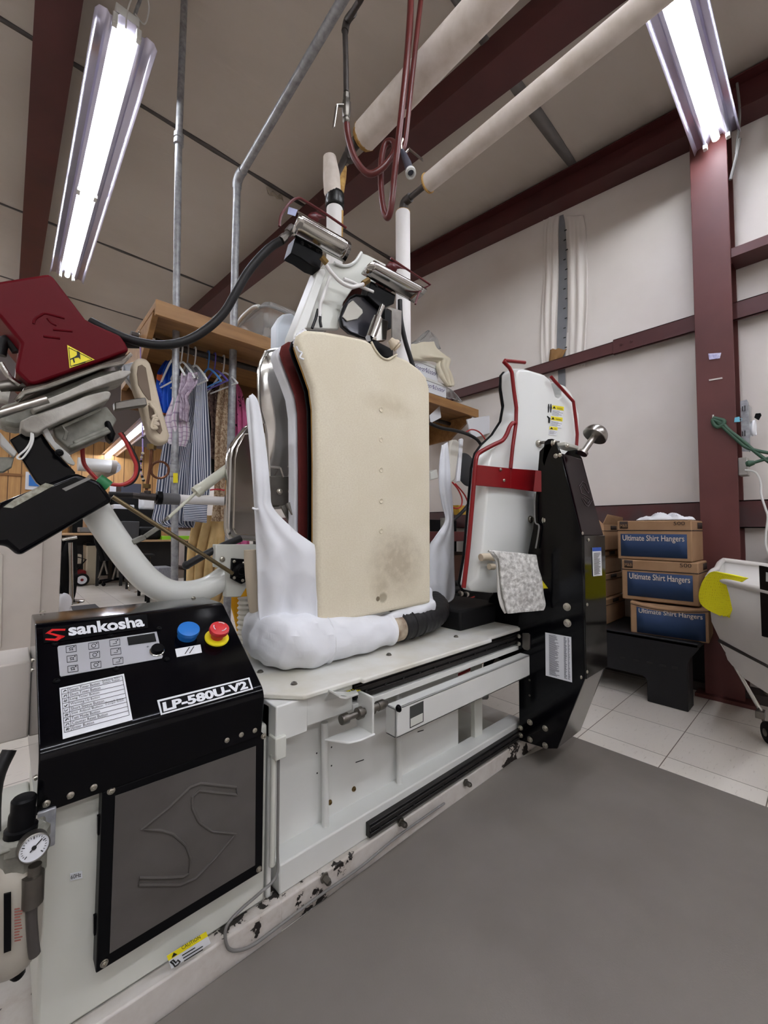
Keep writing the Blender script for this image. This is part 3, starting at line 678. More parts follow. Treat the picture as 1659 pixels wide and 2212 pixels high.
text(kp, INK, '+ -', cpl(*c2((845, 398))[0]), cpl(*c2((888, 391))[0]), cpl(*c2((845, 388))[0]), lift=-0.0008)
kc = cp(*c2((906, 424))[0])
kn = obj('adjusting_knob', MB().lathe(kc, fn, [(0.0125, 0), (0.0125, 0.012), (0.0115, 0.014), (0.0, 0.0142)], 24), BLACKS, con)
obj('knob_ring', MB().lathe(kc, fn, [(0.0145, 0), (0.0145, 0.004), (0.013, 0.005)], 24), CHROME, kn)
for q in ((318, 376), (640, 330), (920, 288), (327, 590), (672, 520), (964, 465)): bolt(con, cp(*c2(q)[0]), fn, 0.0045, 0.003, 'panel_nut', BLACKS)
bc = cp(*c2((1082, 330))[0])
bb = obj('reset_button', MB().lathe(bc, fn, [(0.021, 0), (0.021, 0.012), (0.0235, 0.013), (0.024, 0.016), (0.023, 0.022), (0.012, 0.024), (0.0, 0.0245)], 32), BLUEB, con, label='round blue push button')
ec = cp(*c2((1252, 345))[0])
es = obj('emergency_stop_button', MB().lathe(ec, fn, [(0.014, 0), (0.014, 0.02), (0.021, 0.022), (0.0225, 0.026), (0.0215, 0.033), (0.012, 0.036), (0.0, 0.0365)], 32), REDB, con, label='red mushroom emergency stop on a yellow ring')
obj('yellow_ring', MB().lathe(ec, fn, [(0.027, 0), (0.0275, 0.003), (0.026, 0.005), (0.015, 0.0052)], 32), YEL, es)
tt = ec + fn * 0.0372; e1 = V(1, 0, 0); e2_ = fn.cross(e1)
mb = MB()
for s0 in (0.5, 2.6, 4.7): mb.tube([tt + (e1 * math.cos(s0 + k * .2) + e2_ * math.sin(s0 + k * .2)) * 0.014 for k in range(6)], 0.001, 6)
obj('arrow_marks', mb, LABW, es, smooth=False)
rp = decal(cp, c2((1012, 408), (1158, 382), (1167, 428), (1022, 455)), LABW, con, 'reset_plate', 0.001)
for dx in (0, 26):
    q = c2((1066 + dx, 438 - dx * .18), (1072 + dx, 437 - dx * .18), (1098 + dx, 398 - dx * .18), (1092 + dx, 399 - dx * .18)); obj('slash_mark', MB().prism([p + fn * 0.001 for p in pix(cp, *q)], fn * 0.0006), INK, rp)
il = decal(cp, c2((343, 634), (716, 551), (766, 818), (363, 929)), LABW, con, 'instruction_label', 0.001)
tx = ['Steam Timer Button', 'Short Timer Button', 'Long Timer Button', 'Warming-Up Button', 'Short Sleeve Button', 'Size Adjust Button', 'Test Mode Button', 'Counter Reset Button', 'Enter Button']
cl = onn(V(0, 0.852, 0.555) + fn * 0.0026, fn)
A0, A1, A2, A3 = [V(a, b, 0) for a, b in c2((343, 634), (716, 551), (766, 818), (363, 929))]
def bl(u, v): p = A0.lerp(A1, u).lerp(A3.lerp(A2, u), v); return cl(p.x, p.y)
mb = MB()
for i in range(10): mb.bar(bl(0.03, .03 + .094 * i), bl(0.97, .03 + .094 * i), 0.0006, 0.0004, fn)
for u in (0.03, 0.13, 0.97): mb.bar(bl(u, .03), bl(u, .876), 0.0006, 0.0004, fn)
obj('table_lines', mb, INK, il, smooth=False)
mb = MB()
for i, s in enumerate(tx):
    v0 = .03 + .094 * i + .075; k = len(s) / 20 * 0.52; text(il, INK, s, bl(.15, v0), bl(.15 + k, v0), bl(.15, v0 - .06), lift=0.0, into=mb)
for (s, v0) in (('Steam On', .065), ('Steam Timer', .108), ('Small Size', .515), ('Large Size', .558)): text(il, INK, s, bl(.66, v0), bl(.93, v0), bl(.66, v0 - .034), lift=0.0, into=mb)
obj('instruction_lettering', mb, INK, il, smooth=False, recalc=False)
mb = MB()
for i in range(9):
    ctr = bl(.08, .03 + .094 * (i + .5)); U = (bl(.12, .5) - bl(.08, .5)) * .8; W = (bl(.08, .5) - bl(.08, .53))
    ic = [(.8 * math.cos(t * 1.2 + i), .8 * math.sin(t * 1.9 + i)) for t in range(6)]; mb.tube([ctr + U * x + W * y for x, y in ic], 0.0005, 5)
obj('row_symbols', mb, INK, il, smooth=False)
mp = decal(cp, c2((908, 704), (1441, 572), (1463, 640), (930, 790)), LABW, con, 'model_plate', 0.0008)
decal(cp, c2((922, 713), (1433, 583), (1451, 635), (938, 779)), BLACKS, mp, 'plate_field', 0.0012)
text(mp, LABW, 'LP-580U-V2', cl(*c2((946, 770))[0]), cl(*c2((1436, 634))[0]), cl(*c2((938, 716))[0]), bold=0.045, lift=0.0)
for p in ((100, 1734), (152, 1716), (202, 1699), (489, 1598), (520, 1586), (549, 1577)): bolt(con, PY(p[0], p[1], 0.866), (0, -1, 0.05), 0.0054, 0.005, 'cap_screw')
for p in ((92, 1322), (418, 1292)): bolt(con, PZ(p[0], p[1], 0.7145), (0, 0, 1), 0.005, 0.004, 'cap_screw')
for yy, zz in ((1.12, .62), (1.12, .64), (0.9, .5)): bolt(con, (0.05, yy, zz), (-1, 0, 0), 0.004, 0.003, 'cap_screw')
jb = obj('side_junction_box', MB().box(-0.012, 0.05, 1.16, 1.3, 0.47, 0.63), CREAMP, PR, bevel=0.004)
obj('cable_conduit', MB().tube(smoothpath([V(0.02, 1.12, 0.47), V(0.0, 1.1, 0.4), V(0.01, 1.1, 0.2), V(0.03, 1.12, 0.07)]), 0.012, 12), RUBBER, PR)
# air filter regulator hanging at the cabinet's left
pl = ony(0.83)
rg = obj('air_regulator', MB().lathe(pl(48, 1900) + V(0, 0, 0), (0, 0, 1), [(0.024, 0), (0.028, 0.004), (0.028, 0.05), (0.031, 0.052), (0.031, 0.066), (0.026, 0.07)], 8), MACHG, PR, label='grey compressed air regulator with gauge')
kb = pl(46, 1786)
obj('regulator_knob', MB().lathe(kb, (0.05, 0, 1), [(0.020, -0.012), (0.020, 0), (0.0165, 0.002), (0.0165, 0.02), (0.0148, 0.024), (0.0155, 0.040), (0.013, 0.043), (0.0, 0.044)], 18), BLACKS, rg)
obj('bonnet_plate', MB().box(kb.x - .028, kb.x + .03, kb.y - .025, kb.y + .03, kb.z - .018, kb.z - .01), MACHG, rg, bevel=0.004)
gc = PY(74, 1832, 0.79); gn = V(0.1, -1, 0.15).normalized()
gg = obj('pressure_gauge', MB().lathe(gc, gn, [(0.0175, -0.02), (0.0185, -0.018), (0.0185, 0), (0.0172, 0.001), (0.0172, -0.003), (0, -0.003)], 36), STEELD, rg)
obj('gauge_face', MB().lathe(gc - gn * 0.0028, gn, [(0.0171, 0), (0.0171, 0.0004), (0, 0.0005)], 36), LABW, rg)
mb = MB(); ga = V(1, 0.1, 0).normalized(); gb = gn.cross(ga).normalized(); gb = gb if gb.z > 0 else -gb
for k in range(21):
    a = math.radians(225 - 270 * k / 20); d_ = ga * math.cos(a) + gb * math.sin(a); mb.bar(gc - gn * .002 + d_ * (0.0125 if k % 5 else 0.011), gc - gn * .002 + d_ * 0.0145, 0.0006 if k % 5 else .0011, 0.0004, gn)
d_ = ga * math.cos(.7) + gb * math.sin(.7); mb.bar(gc - gn * .001 - d_ * .006, gc - gn * .001 + d_ * .012, 0.0014, 0.0005, gn); mb.lathe(gc - gn * .002, gn, [(0.0028, 0), (0.0028, .002)], 12)
obj('gauge_needle', mb, INK, rg, smooth=False)
obj('filter_bowl', MB().lathe(pl(26, 2085), (0, 0, 1), [(0.008, -0.008), (0.024, 0), (0.031, 0.012), (0.033, 0.03), (0.034, 0.12), (0.03, 0.14), (0.02, 0.15)], 24), mat('clouded_bowl', (176, 170, 158), 0.35, var=0.1), rg)
pf = ony(0.795); decal(pf, [(8, 1930), (24, 1926), (24, 2050), (8, 2056)], BLACKS, rg, 'sight_window', 0.003)
smlines(pf, (30, 1960), (52, 1956), (30, 2035), 12, mat('red_small_print', (150, 84, 74), 0.6), rg)
obj('drain_cock', MB().lathe(pl(38, 2112), (0, 0, 1), [(0.006, 0), (0.009, 0.004), (0.009, 0.03), (0.012, 0.032), (0.012, 0.04)], 12), BLACKS, rg)
obj('elbow_fitting', MB().cyl(PY(72, 1888, .8), PY(70, 1952, .8), 0.013, 14).cyl(PY(76, 1868, .8), PY(74, 1890, .8), 0.008, 12), STEELD, rg)
obj('drain_hose', MB().tube(smoothpath([PY(68, 1940, .8), PY(68, 1985, .8), PY(72, 2040, .8), PY(75, 2062, .8)]), 0.007, 12), mat('smoky_hose', (70, 66, 64), 0.3), rg)
obj('mounting_bracket', MB().box(kb.x + .02, 0.075, 0.86, 0.868, pl(50, 1880).z, kb.z - .005).box(kb.x + 0.0, kb.x + .03, 0.84, 0.868, kb.z - .03, kb.z - .02), GALV, rg, bevel=0.002)
obj('lubricator_body', MB().box(-0.03, 0.03, 0.83, 0.87, 0.39, 0.44), MACHG, rg, bevel=0.006)
# machine body behind rails
body = obj('machine_body', MB().box(0.466, 1.24, 0.945, 1.46, 0.066, 0.51).box(0.466, 0.478, 0.9, 0.945, 0.066, 0.5), WHITE, PR, bevel=0.003)
for p in ((716, 1614), (684, 1627), (716, 1654), (685, 1670)): q = PY(p[0], p[1], 0.9445); obj('drill_hole', MB().lathe(q, (0, -1, 0), [(0.0022, 0), (0.0022, 0.0006)], 10), INK, body)
for p in ((764, 1704), (712, 1733)): bolt(body, PY(p[0], p[1], 0.9445), (0, -1, 0), 0.0055, 0.006, m=BRASS)
decal(ony(0.944), [(768, 1646), (786, 1640), (786, 1642), (768, 1648)], INK, body, 'scratch', .0004)
decal(ony(0.944), [(902, 1580), (915, 1576), (915, 1578), (902, 1582)], INK, body, 'scratch', .0004)
for (a, b_, c_) in ((701, 1560, 1806), (861, 1480, 1700)):
    obj('vertical_pipe', MB().cyl(PY(a, b_, 0.925), PY(a + 2, c_, 0.925) , 0.0095, 16), WHITE, PR)
fr = obj('rear_frame', MB().box(1.24, 1.6, 1.3, 1.34, 0.066, 0.5).box(1.32, 1.37, 0.93, 0.95, 0.13, 0.46).box(1.2, 1.62, 0.93, 0.945, 0.46, 0.5).box(1.24, 1.6, 0.93, 1.34, 0.066, 0.07), WHITED, PR, bevel=0.002)
obj('air_line', MB().tube(smoothpath([V(1.25, 1.15, 0.33), V(1.35, 1.1, 0.3), V(1.45, 1.0, 0.36), V(1.52, .95, .44)]), 0.006, 8), HOSER, PR)
obj('air_line', MB().tube(smoothpath([V(1.22, 1.1, 0.22), V(1.35, 1.05, 0.2), V(1.46, 1.0, 0.26), V(1.52, .95, .38)]), 0.013, 10), GREYC, PR)
obj('air_line', MB().tube(smoothpath([V(1.2, 1.05, 0.24), V(1.35, 1.02, 0.25), V(1.5, 1.0, 0.22)]), 0.014, 10), GREYC, PR)
lb = obj('lower_beam', MB().box(0.492, 1.6, 0.888, 0.95, 0.066, 0.134), WHITE, PR, bevel=0.004)
def rail(name, x0, x1, y, z0, z1, n):
    R_ = obj(name, MB().box(x0, x1, y, y + .02, z0, z1).box(x0, x1, y - .006, y, z0 + .006, z0 + .016).box(x0, x1, y - .006, y, z1 - .016, z1 - .004), RAIL, PR, bevel=0.0015)
    for i in range(n):
        x = x0 + (x1 - x0) * (i + .5) / n; obj('rail_hole', MB().lathe((x, y - .0055, (z0 + z1) / 2), (0, -1, 0), [(0.0042, 0), (0.0042, 0.001)], 12), INK, R_)
    return R_
rail('lower_guide_rail', 0.752, 1.56, 0.872, 0.076, 0.112, 12)
rail('upper_guide_rail', 0.70, 1.56, 0.876, 0.455, 0.493, 12)
obj('rail_ledge', MB().box(0.69, 1.56, 0.868, 0.94, 0.432, 0.45), WHITE, PR, bevel=0.002)
# table plate
tpl = obj('table_plate', MB().prism([V(0.44, 0.95, 0.508), V(0.455, 0.935, .508), V(0.53, 0.852, .508), V(0.70, 0.852, .508), V(0.70, 0.84, .508), V(1.3, 0.84, .508), V(1.3, 0.86, .508), V(1.6, 0.86, .508), V(1.6, 1.46, .508), V(0.44, 1.46, .508)], (0, 0, 0.014)), mat('oil_stained_white', (226, 226, 222), 0.35, c2=(208, 204, 190), vs=7), PR, bevel=0.004)
for p in ((635, 1478), (840, 1415), (985, 1376), (562, 1452)): bolt(tpl, PZ(p[0], p[1], 0.522), (0, 0, 1), 0.007, 0.006, m=STEELD)
obj('table_apron', MB().box(0.466, 0.55, 0.868, 0.94, 0.425, 0.507).box(0.55, 0.69, 0.872, 0.94, 0.435, 0.507), WHITE, PR, bevel=0.003)
obj('conduit_fixing', MB().box(0.462, 0.49, 0.86, 0.895, 0.39, 0.44).cyl(V(0.468, 0.88, 0.15), V(0.468, 0.88, 0.4), 0.007), WHITED, PR, bevel=0.003)
obj('sensor_cable', MB().tube(smoothpath([V(0.476, .872, .42), V(0.477, .872, .2), V(0.47, .862, .14)] + pix(ony(0.862), (560, 1930), (520, 1965), (490, 2000), (488, 2035), (502, 2053), (540, 2045)) + pix(ony(0.86), (590, 2010), (640, 1972), (700, 1928), (780, 1872), (860, 1806), (960, 1735))), 0.0032, 10), GREYC, PR)
cs = decal(ony(0.8665), [(360, 2065), (445, 2012), (455, 2037), (370, 2092)], LABW, base, 'caution_label', 0.001)
decal(ony(0.8655), [(360, 2065), (445, 2012), (449, 2022), (364, 2075)], YEL, base, 'caution_band', 0.0006)
pl = ony(0.8645); text(base, INK, 'CAUTION', pl(394, 2052), pl(434, 2027), pl(391, 2045), lift=0.0)
mb = MB().prism(pix(pl, (371, 2069), (383, 2061), (375, 2058)), (0, -.0004, 0)); obj('warning_symbol', mb, INK, base, smooth=False)
smlines(ony(.8645), (392, 2060), (440, 2031), (398, 2078), 3, INK, base, 'small_print', ((0.0, 0.95),), .3)
mb = MB().tube(pix(pl, (368, 2078), (374, 2074), (380, 2080), (384, 2074), (389, 2078), (384, 2084), (378, 2088), (374, 2082)), .0012, 6, closed=True); obj('roller_symbol', mb, INK, base)
# stop bracket with damper
c6 = C(2.5136, 520, 1330)
bk = obj('stop_bracket', MB().prism(pix(ony(0.81), *c6((478, 408), (545, 443), (575, 447), (640, 432))) + [V(0.70, .87, .482), V(0.60, .87, .482)], (0, 0, 0.006))
         .box(0.706, 0.713, 0.81, 0.875, 0.385, 0.482).prism([V(0.60, .87, .385), V(.635, .815, .385), V(0.665, .806, .385), V(0.713, .806, .385), V(0.713, .87, .385)], (0, 0, 0.006)), WHITE, PR, bevel=0.003)
tpz = onz(0.4885); tz = triangle_sign(tpz, c6((566, 396))[0], c6((650, 405))[0], c6((578, 431))[0], bk)
hm = MB().tube(pix(onz(.4905), *c6((590, 412), (604, 418), (618, 404), (608, 408), (600, 402))), .0016, 6); obj('hand_symbol', hm, INK, bk)
dy = 0.842; dz = 0.437
obj('damper', MB().lathe(V(0.63, dy, dz), (1, 0, 0), [(0.012, 0), (0.013, 0.004), (0.013, 0.02), (0.008, 0.022), (0.008, 0.05), (0.015, 0.052), (0.015, 0.066), (0.009, 0.068), (0.009, 0.088), (0.016, 0.09), (0.016, 0.104), (0.011, 0.106), (0.011, 0.12), (0.013, 0.121), (0.013, 0.142), (0.008, 0.15), (0.006, 0.156)], 14), STEELD, bk)
# long slide beam
sb = obj('slide_beam', MB().box(0.80, 1.53, 0.82, 0.826, 0.343, 0.423).box(0.8, 1.53, 0.82, 0.86, 0.417, 0.423).box(0.8, 1.53, .82, .86, .343, .349).box(0.8, 0.805, 0.82, 0.862, 0.343, 0.423), WHITE, PR, bevel=0.002)
sb.data.transform(Matrix.Identity(4))
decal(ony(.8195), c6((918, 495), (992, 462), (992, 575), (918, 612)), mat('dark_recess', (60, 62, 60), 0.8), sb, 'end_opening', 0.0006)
decal(ony(.8185), c6((922, 560), (988, 528), (988, 572), (922, 604)), WHITED, sb, 'inner_lip', 0.0006)
bolt(sb, PX(862, 1530, 0.799), (-1, 0, 0), 0.008, 0.008, m=BLACKS)
hb = obj('joining_plate', MB().prism(pix(onx(1.525), (1130, 1422), (1142, 1426), (1142, 1453), (1130, 1449)), (0.004, 0, 0)), WHITE, sb, bevel=0.001)
for p in ((1137, 1433), (1137, 1446)): bolt(hb, PX(p[0], p[1], 1.524), (-1, 0, 0), 0.005, 0.004, m=STEELD)
# ---- carriage tower
tw = [(.868, .078), (.868, .62), (.80, .92), (.77, 1.22), (.742, 1.245), (.705, 1.245), (.688, 1.205), (.615, .895), (.612, .385), (.715, .104), (.757, .088)]
T = obj('carriage_tower', MB().prism([V(1.53, y, z) for y, z in tw], (0.012, 0, 0)).prism([V(1.722, y, z) for y, z in tw], (0.012, 0, 0)).box(1.542, 1.722, .80, .868, .078, .6), BLACKG, PR, bevel=0.002, label='tall glossy black carriage tower')
obj('front_cover', MB().box(1.532, 1.732, 0.606, 0.618, 0.385, 0.893), mat('dark_glossy_cover', (8, 7, 7), 0.1, spec=0.4), T, bevel=0.002)
fc = obj('sloped_cover', MB().prism([V(1.533, .612, .893), V(1.733, .612, .893), V(1.71, .682, 1.20), V(1.545, .682, 1.20)], (0, .008, .004)), mat('dark_maroon_gloss', (22, 5, 10), 0.2, spec=0.1), T, bevel=0.002)
obj('lower_skirt', MB().prism([V(1.534, .614, .383), V(1.732, .614, .383), V(1.732, .712, .108), V(1.534, .712, .108)], (0, .006, .002)), mat('mirror_grey_panel', (140, 138, 136), 0.25, 0.9), T)
n_ = V(0, -(1.20 - .893), .682 - .612).normalized(); pl = onn((0, .612 - .0015, .893), n_)
c8 = C(3.814, 920, 760)
em2 = c8((1262, 1105), (1292, 1068), (1318, 1085), (1345, 1148), (1338, 1165), (1290, 1095), (1272, 1118), (1285, 1165), (1330, 1190), (1372, 1222), (1338, 1272), (1318, 1262), (1285, 1205), (1292, 1200), (1335, 1250), (1350, 1225), (1300, 1190))
obj('embossed_emblem', MB().tube(pix(pl, *em2), 0.0009, 6), mat('faint_emblem', (96, 84, 90), 0.4), T)
for p in ((1258, 1152), (1255, 1463), (1312, 1153), (1318, 1421), (1271, 1166), (1268, 1306), (1314, 1292), (1268, 1451)):
    q = PY(p[0] - (2 if p[0] > 1300 else 0), p[1], .605); 
    if q.x < 1.74: bolt(T, q, (0, -1, 0), 0.005, 0.004, 'screw')
for p, r_ in (((1225, 1311), .0115), ((1226, 1346), .0115), ((1145, 1560), .009), ((1178, 1573), .009), ((1145, 1597), .009), ((1178, 1610), .009), ((1125, 1572), .008), ((1125, 1588), .008), ((1201, 985), .007)):
    bolt(T, PX(p[0], p[1], 1.529), (-1, 0, 0), r_, .009)
for p in ((1144, 1469), (1144, 1502)): bolt(T, PX(p[0], p[1], 1.529), (-1, 0, 0), .0035, .003, 'screw', STEELD)
ab = obj('rail_carriage_bracket', MB().prism(pix(onx(1.523), (1128, 1368), (1140, 1368), (1144, 1372), (1144, 1402), (1140, 1405), (1132, 1403), (1128, 1398)), (.008, 0, 0)), STEELD, T, bevel=0.001)
for p in ((1121, 1374), (1121, 1390)): bolt(T, PX(p[0], p[1], 1.52), (-1, 0, 0), .007, .008)
pt = onx(1.5285); sg = decal(pt, [(1178, 1366), (1234, 1376), (1236, 1474), (1179, 1459)], LABW, T, 'parts_list_label', 0.001)
smlines(pt, (1180, 1369), (1232, 1378), (1181, 1456), 42, mat('grey_print', (120, 122, 134), 0.7), T, 'small_print', ((0.12, 0.55),), .55, 3)
smlines(pt, (1180, 1369), (1232, 1378), (1181, 1456), 42, mat('grey_print', (120, 122, 134), 0.7), T, 'small_print', ((0.74, 0.86), (0.9, 0.98)), .6, 4)
pt2 = ony(.6045); decal(pt2, [(1279, 1183), (1298, 1182), (1300, 1243), (1281, 1245)], LABW, T, 'notice_label', 0.001)
decal(pt2, [(1279, 1183), (1298, 1182), (1298.3, 1190), (1279.3, 1191)], mat('blue_print', (40, 80, 170), 0.5), T, 'notice_heading', 0.0014)
smlines(ony(.6035), (1281, 1194), (1298, 1193), (1282, 1242), 18, INK, T, 'small_print', ((0.05, .95),), .35, 6)
ts = triangle_sign(onx(1.528), (1168, 1249), (1184, 1271), (1158, 1272), T)
# rear curved cover between tower and head
obj('curved_housing', MB().prism([V(1.545, .87, .3), V(1.545, 1.05, .3), V(1.545, 1.02, .62), V(1.545, .93, .72), V(1.545, .86, .78)], (0.18, 0, 0)), BLACKS, T, bevel=0.01)
obj('rear_carriage', MB().box(1.30, 1.60, .98, 1.3, 0.52, 0.60), BLACKM, T, bevel=0.01)
# ---- pressing head shell
hp_ = onv((1.28, .955), (1.98, .80)); hd = V(-(0.80 - .955), 1.98 - 1.28, 0).normalized(); hback = hd * 0.0
out = [(1018, 1277), (1060, 1281), (1105, 1279), (1175, 1262), (1186, 1180), (1192, 1100), (1202, 1045), (1222, 1010), (1236, 975), (1244, 940), (1243, 895), (1234, 866), (1226, 848), (1212, 832), (1194, 824), (1196, 832), (1203, 843), (1204, 855), (1197, 860), (1190, 856), (1185, 838), (1178, 818), (1165, 807), (1130, 797), (1108, 796), (1102, 803), (1101, 830), (1107, 870), (1101, 905), (1082, 935), (1058, 958), (1046, 975), (1038, 1008), (1022, 1200), (1011, 1265)]
P = pix(hp_, *out); ctr = sum(P, V(0, 0, 0)) / len(P)
mb = MB(); dep = hd * 0.13
R1 = [p + hd * .05 for p in P]; R2 = [p + hd * .0 for p in P]; R3 = [ctr + (p - ctr) * 0.94 - hd * .03 for p in P]
def ring(mb, A): return [mb.b.verts.new(p) for p in A]
a, b_, c_ = ring(mb, R1), ring(mb, R2), ring(mb, R3); mb.b.faces.new(a[::-1]); mb.b.faces.new(c_)
for q, w_ in ((a, b_), (b_, c_)):
    for i in range(len(q)): mb.b.faces.new((q[i], q[(i + 1) % len(q)], w_[(i + 1) % len(q)], w_[i]))
H = obj('pressing_head', mb, mat('white_head_shell', (232, 234, 232), 0.2), PR, bevel=0.006, seg=3, label='white moulded pressing head with collar notch')
obj('gasket', MB().tube([p + hd * .055 for p in P], 0.005, 8, closed=True), BLACKS, H)
obj('chrome_press_plate', MB().prism([ctr + (p - ctr) * .97 + hd * .055 for p in P], hd * 0.012), CHROME, H)
hf = onv((1.28, .90), (1.98, .745))
cc = c8
gd = obj('guard_band', MB().prism(pix(hf, *cc((412, 930), (700, 960), (700, 1125), (412, 1100))), hd * 0.004), REDG, H, bevel=0.001, label='dark red guard band')
hf2 = onv((1.45, .835), (1.55, .745))
obj('guard_band', MB().prism(pix(hf, *cc((700, 960), (905, 975), (885, 1150), (700, 1125))), hd * 0.004).prism(pix(hf2, *cc((905, 975), (1045, 993), (1035, 1160), (885, 1150))), V(.003, .003, 0)), REDG, H, bevel=0.001)
obj('guard_rod', MB().tube(smoothpath(pix(hf, *cc((310, 1945), (350, 1600), (385, 1200), (405, 950), (420, 860), (450, 825), (560, 765), (630, 730), (665, 680), (690, 620), (715, 588), (735, 592))), 4), 0.0085, 10), REDG, H)
obj('guard_rod', MB().tube(pix(hf, *cc((697, 960), (715, 780), (742, 590), (745, 460), (725, 320), (708, 170), (688, 130), (640, 80), (650, 72), (815, 88))), 0.0075, 10), REDG, H)
obj('guard_rod', MB().tube(pix(hf, *cc((1030, 205), (1060, 240), (1215, 410), (1235, 560), (1247, 680), (1240, 790))), 0.007, 10), REDG, H)
for q in ((612, 970), (640, 1060), (925, 1060)): bolt(gd, hf(*cc(q)[0]) - hd * .002, -hd, 0.005, .005, 'screw')
# sticker set on the head
hl = onn(ctr - hd * 0.0, hd); sp = sum(R3, V(0, 0, 0)) / len(R3); hl = onn(sp - hd * 0.001, hd)
for (x0, y0, x1, y1, kx) in ((1040, 440, 1135, 545, 1), (1030, 530, 1125, 630, 1), (1018, 615, 1083, 690, .8)):
    sl = 0.14 * (x1 - x0) if kx == 1 else .1 * (x1 - x0)
    lb_ = decal(hl, cc((x0, y0), (x1, y0 + sl), (x1 - 8, y1), (x0 - 8, y1 - sl)), LABW, H, 'warning_label', .0008, label='small white and yellow warning label')
    decal(hl, cc((x0, y0), (x1, y0 + sl), (x1 - 2, y0 + sl + 32 * kx), (x0 - 2, y0 + 32 * kx)), YEL, H, 'label_band', .0016)
    hl2 = onn(sp - hd * 0.003, hd)
    text(H, INK, 'WARNING' if kx == 1 else 'CAUTION', hl2(*cc((x0 + 38, y0 + 27 * kx + sl * .35))[0]), hl2(*cc((x1 - 8, y0 + 27 * kx + sl * .85))[0]), hl2(*cc((x0 + 39, y0 + 12 * kx + sl * .35))[0]), lift=0)
    obj('warning_symbol', MB().prism(pix(hl2, *cc((x0 + 4, y0 + 26 * kx), (x0 + 30, y0 + 28 * kx), (x0 + 17, y0 + 6 * kx))), -hd * .0004), INK, H, smooth=False)
    smlines(onn(sp - hd * .0005, hd), cc((x0 + 2, y0 + 40 * kx))[0], cc((x1 - 4, y0 + 40 * kx + sl))[0], cc((x0 - 4, y1 - sl - 6))[0], 5, INK, H, 'small_print', ((0.0, 1.0),), .3, 8)
mb = MB(); hl2 = onn(sp - hd * 0.002, hd)
for k in (0, 18):
    mb.tube(pix(hl2, *cc((1012 + k, 430), (1012 + k, 460), (1010 + k, 500))), [.002, .004, .0015], 8)
mb.tube(pix(hl2, *cc((1000, 530), (1016, 548), (1014, 585))), [.002, .005, .004], 8)
obj('pictogram', mb, INK, H)
for q, l in (((925, 755), 1), ((1050, 755), 1), ((860, 1380), 1), ((975, 1388), 1)):
    p = (hl if q[0] < 940 else onx(1.54))(*cc(q)[0]); bolt(H, p, -hd, .012, .012, 'mounting_stud')
obj('mounting_arm', MB().bar(hl(*cc((925, 755))[0]) - hd * .02, hl(*cc((1060, 755))[0]) - hd * .02, .012, .012).bar(hl(*cc((860, 1382))[0]) - hd * .02, hl(*cc((985, 1388))[0]) - hd * .02, .012, .012), STEELD, H)
obj('tower_clamp', MB().prism(pix(onx(1.53), *cc((975, 740), (1005, 718), (1045, 715), (1050, 760), (1010, 850), (975, 960), (955, 900))), (.02, 0, 0)), BLACKS, T, bevel=.003)
obj('peg_handle', MB().tube(smoothpath(pix(hf, *cc((452, 1695), (480, 1690), (540, 1690), (600, 1700)))), [.014] * 19, 14), BEIGE, H)
obj('peg_handle', MB().tube(pix(hf, *cc((520, 1770), (560, 1770))), .012, 12), BEIGE, H)
obj('hanging_cord', MB().tube(smoothpath(pix(onx(1.515), *cc((900, 1165), (895, 1260), (900, 1400), (930, 1430), (925, 1500), (905, 1620)))), .003, 8), GREYC, T)
# mushroom shaped finial on its rod
A = PX(*cc((1290, 835))[0], 1.62); Bm = PX(*cc((1385, 700))[0], 1.66); ax = (Bm - A).normalized()
fi = obj('collar_finial', MB().cyl(A, Bm + ax * .01, .012, 20).cyl(A - ax * .003, A + ax * .006, .02, 20), STEEL, T, label='polished mushroom shaped knob on a steel rod')
obj('dome_cap', MB().lathe(Bm + ax * 0.0, ax, [(.0, .004), (.044, .0), (.046, .002)] + [(.046 * math.cos(t * .157), .003 + .046 * math.sin(t * .157)) for t in range(1, 11)], 32), STEEL, T)
obj('finial_base', MB().box(1.56, 1.68, .68, .73, 1.235, 1.25), WHITED, T, bevel=.003)
for q in ((1070, 860), (1165, 775), (1105, 850)): bolt(T, PX(*cc(q)[0], 1.528), (-1, 0, 0), .006, .008)

# ---- body form
bo = [(690, 1353), (686, 1182), (686, 1000), (684, 880), (678, 836), (664, 795), (650, 758), (644, 738), (648, 721), (662, 712), (700, 715), (745, 723), (790, 733), (805, 742), (814, 757), (826, 770), (838, 774), (848, 769), (856, 767), (880, 777), (906, 796), (922, 815), (929, 840), (930, 1000), (931, 1180), (931, 1303)]
fp = ony(1.0); P = pix(fp, *bo)
bf = obj('body_form', MB().prism(P, (0, .034, 0)), CREAM, PR, bevel=.011, seg=4, label='cream cloth covered body form')
for b_y in (885, 950, 1015, 1082, 1147):
    q = fp(823, b_y); obj('button_hollow', MB().lathe(q, (0, -1, 0), [(.0085, -.002), (.0092, .0012), (.0075, .0026), (.0055, .0008), (0, .0002)], 16), CREAM, bf)
mb = MB().tube(smoothpath([p + V(0, .017, 0) for p in P[16:19]] + [], 4), .001, 6)
obj('collar_piping', MB().tube(smoothpath(pix(ony(.998), (802, 738), (812, 757), (825, 772), (838, 776), (850, 770), (857, 766))), .0035, 8), CREAM, bf)
def layer(name, y, th, m, sc=1.0, dx=0, top=0, label=None):
    Q = [V(p.x + dx, y, p.z + top) for p in P]; c = sum(Q, V(0, 0, 0)) / len(Q); Q = [c + (q - c) * sc for q in Q]
    return obj(name, MB().prism(Q, (0, th, 0)), m, PR, bevel=min(.006, th * .4), seg=3, label=label)
layer('ochre_backing', 1.036, .006, mat('ochre_felt', (176, 134, 70), 0.9), .972)
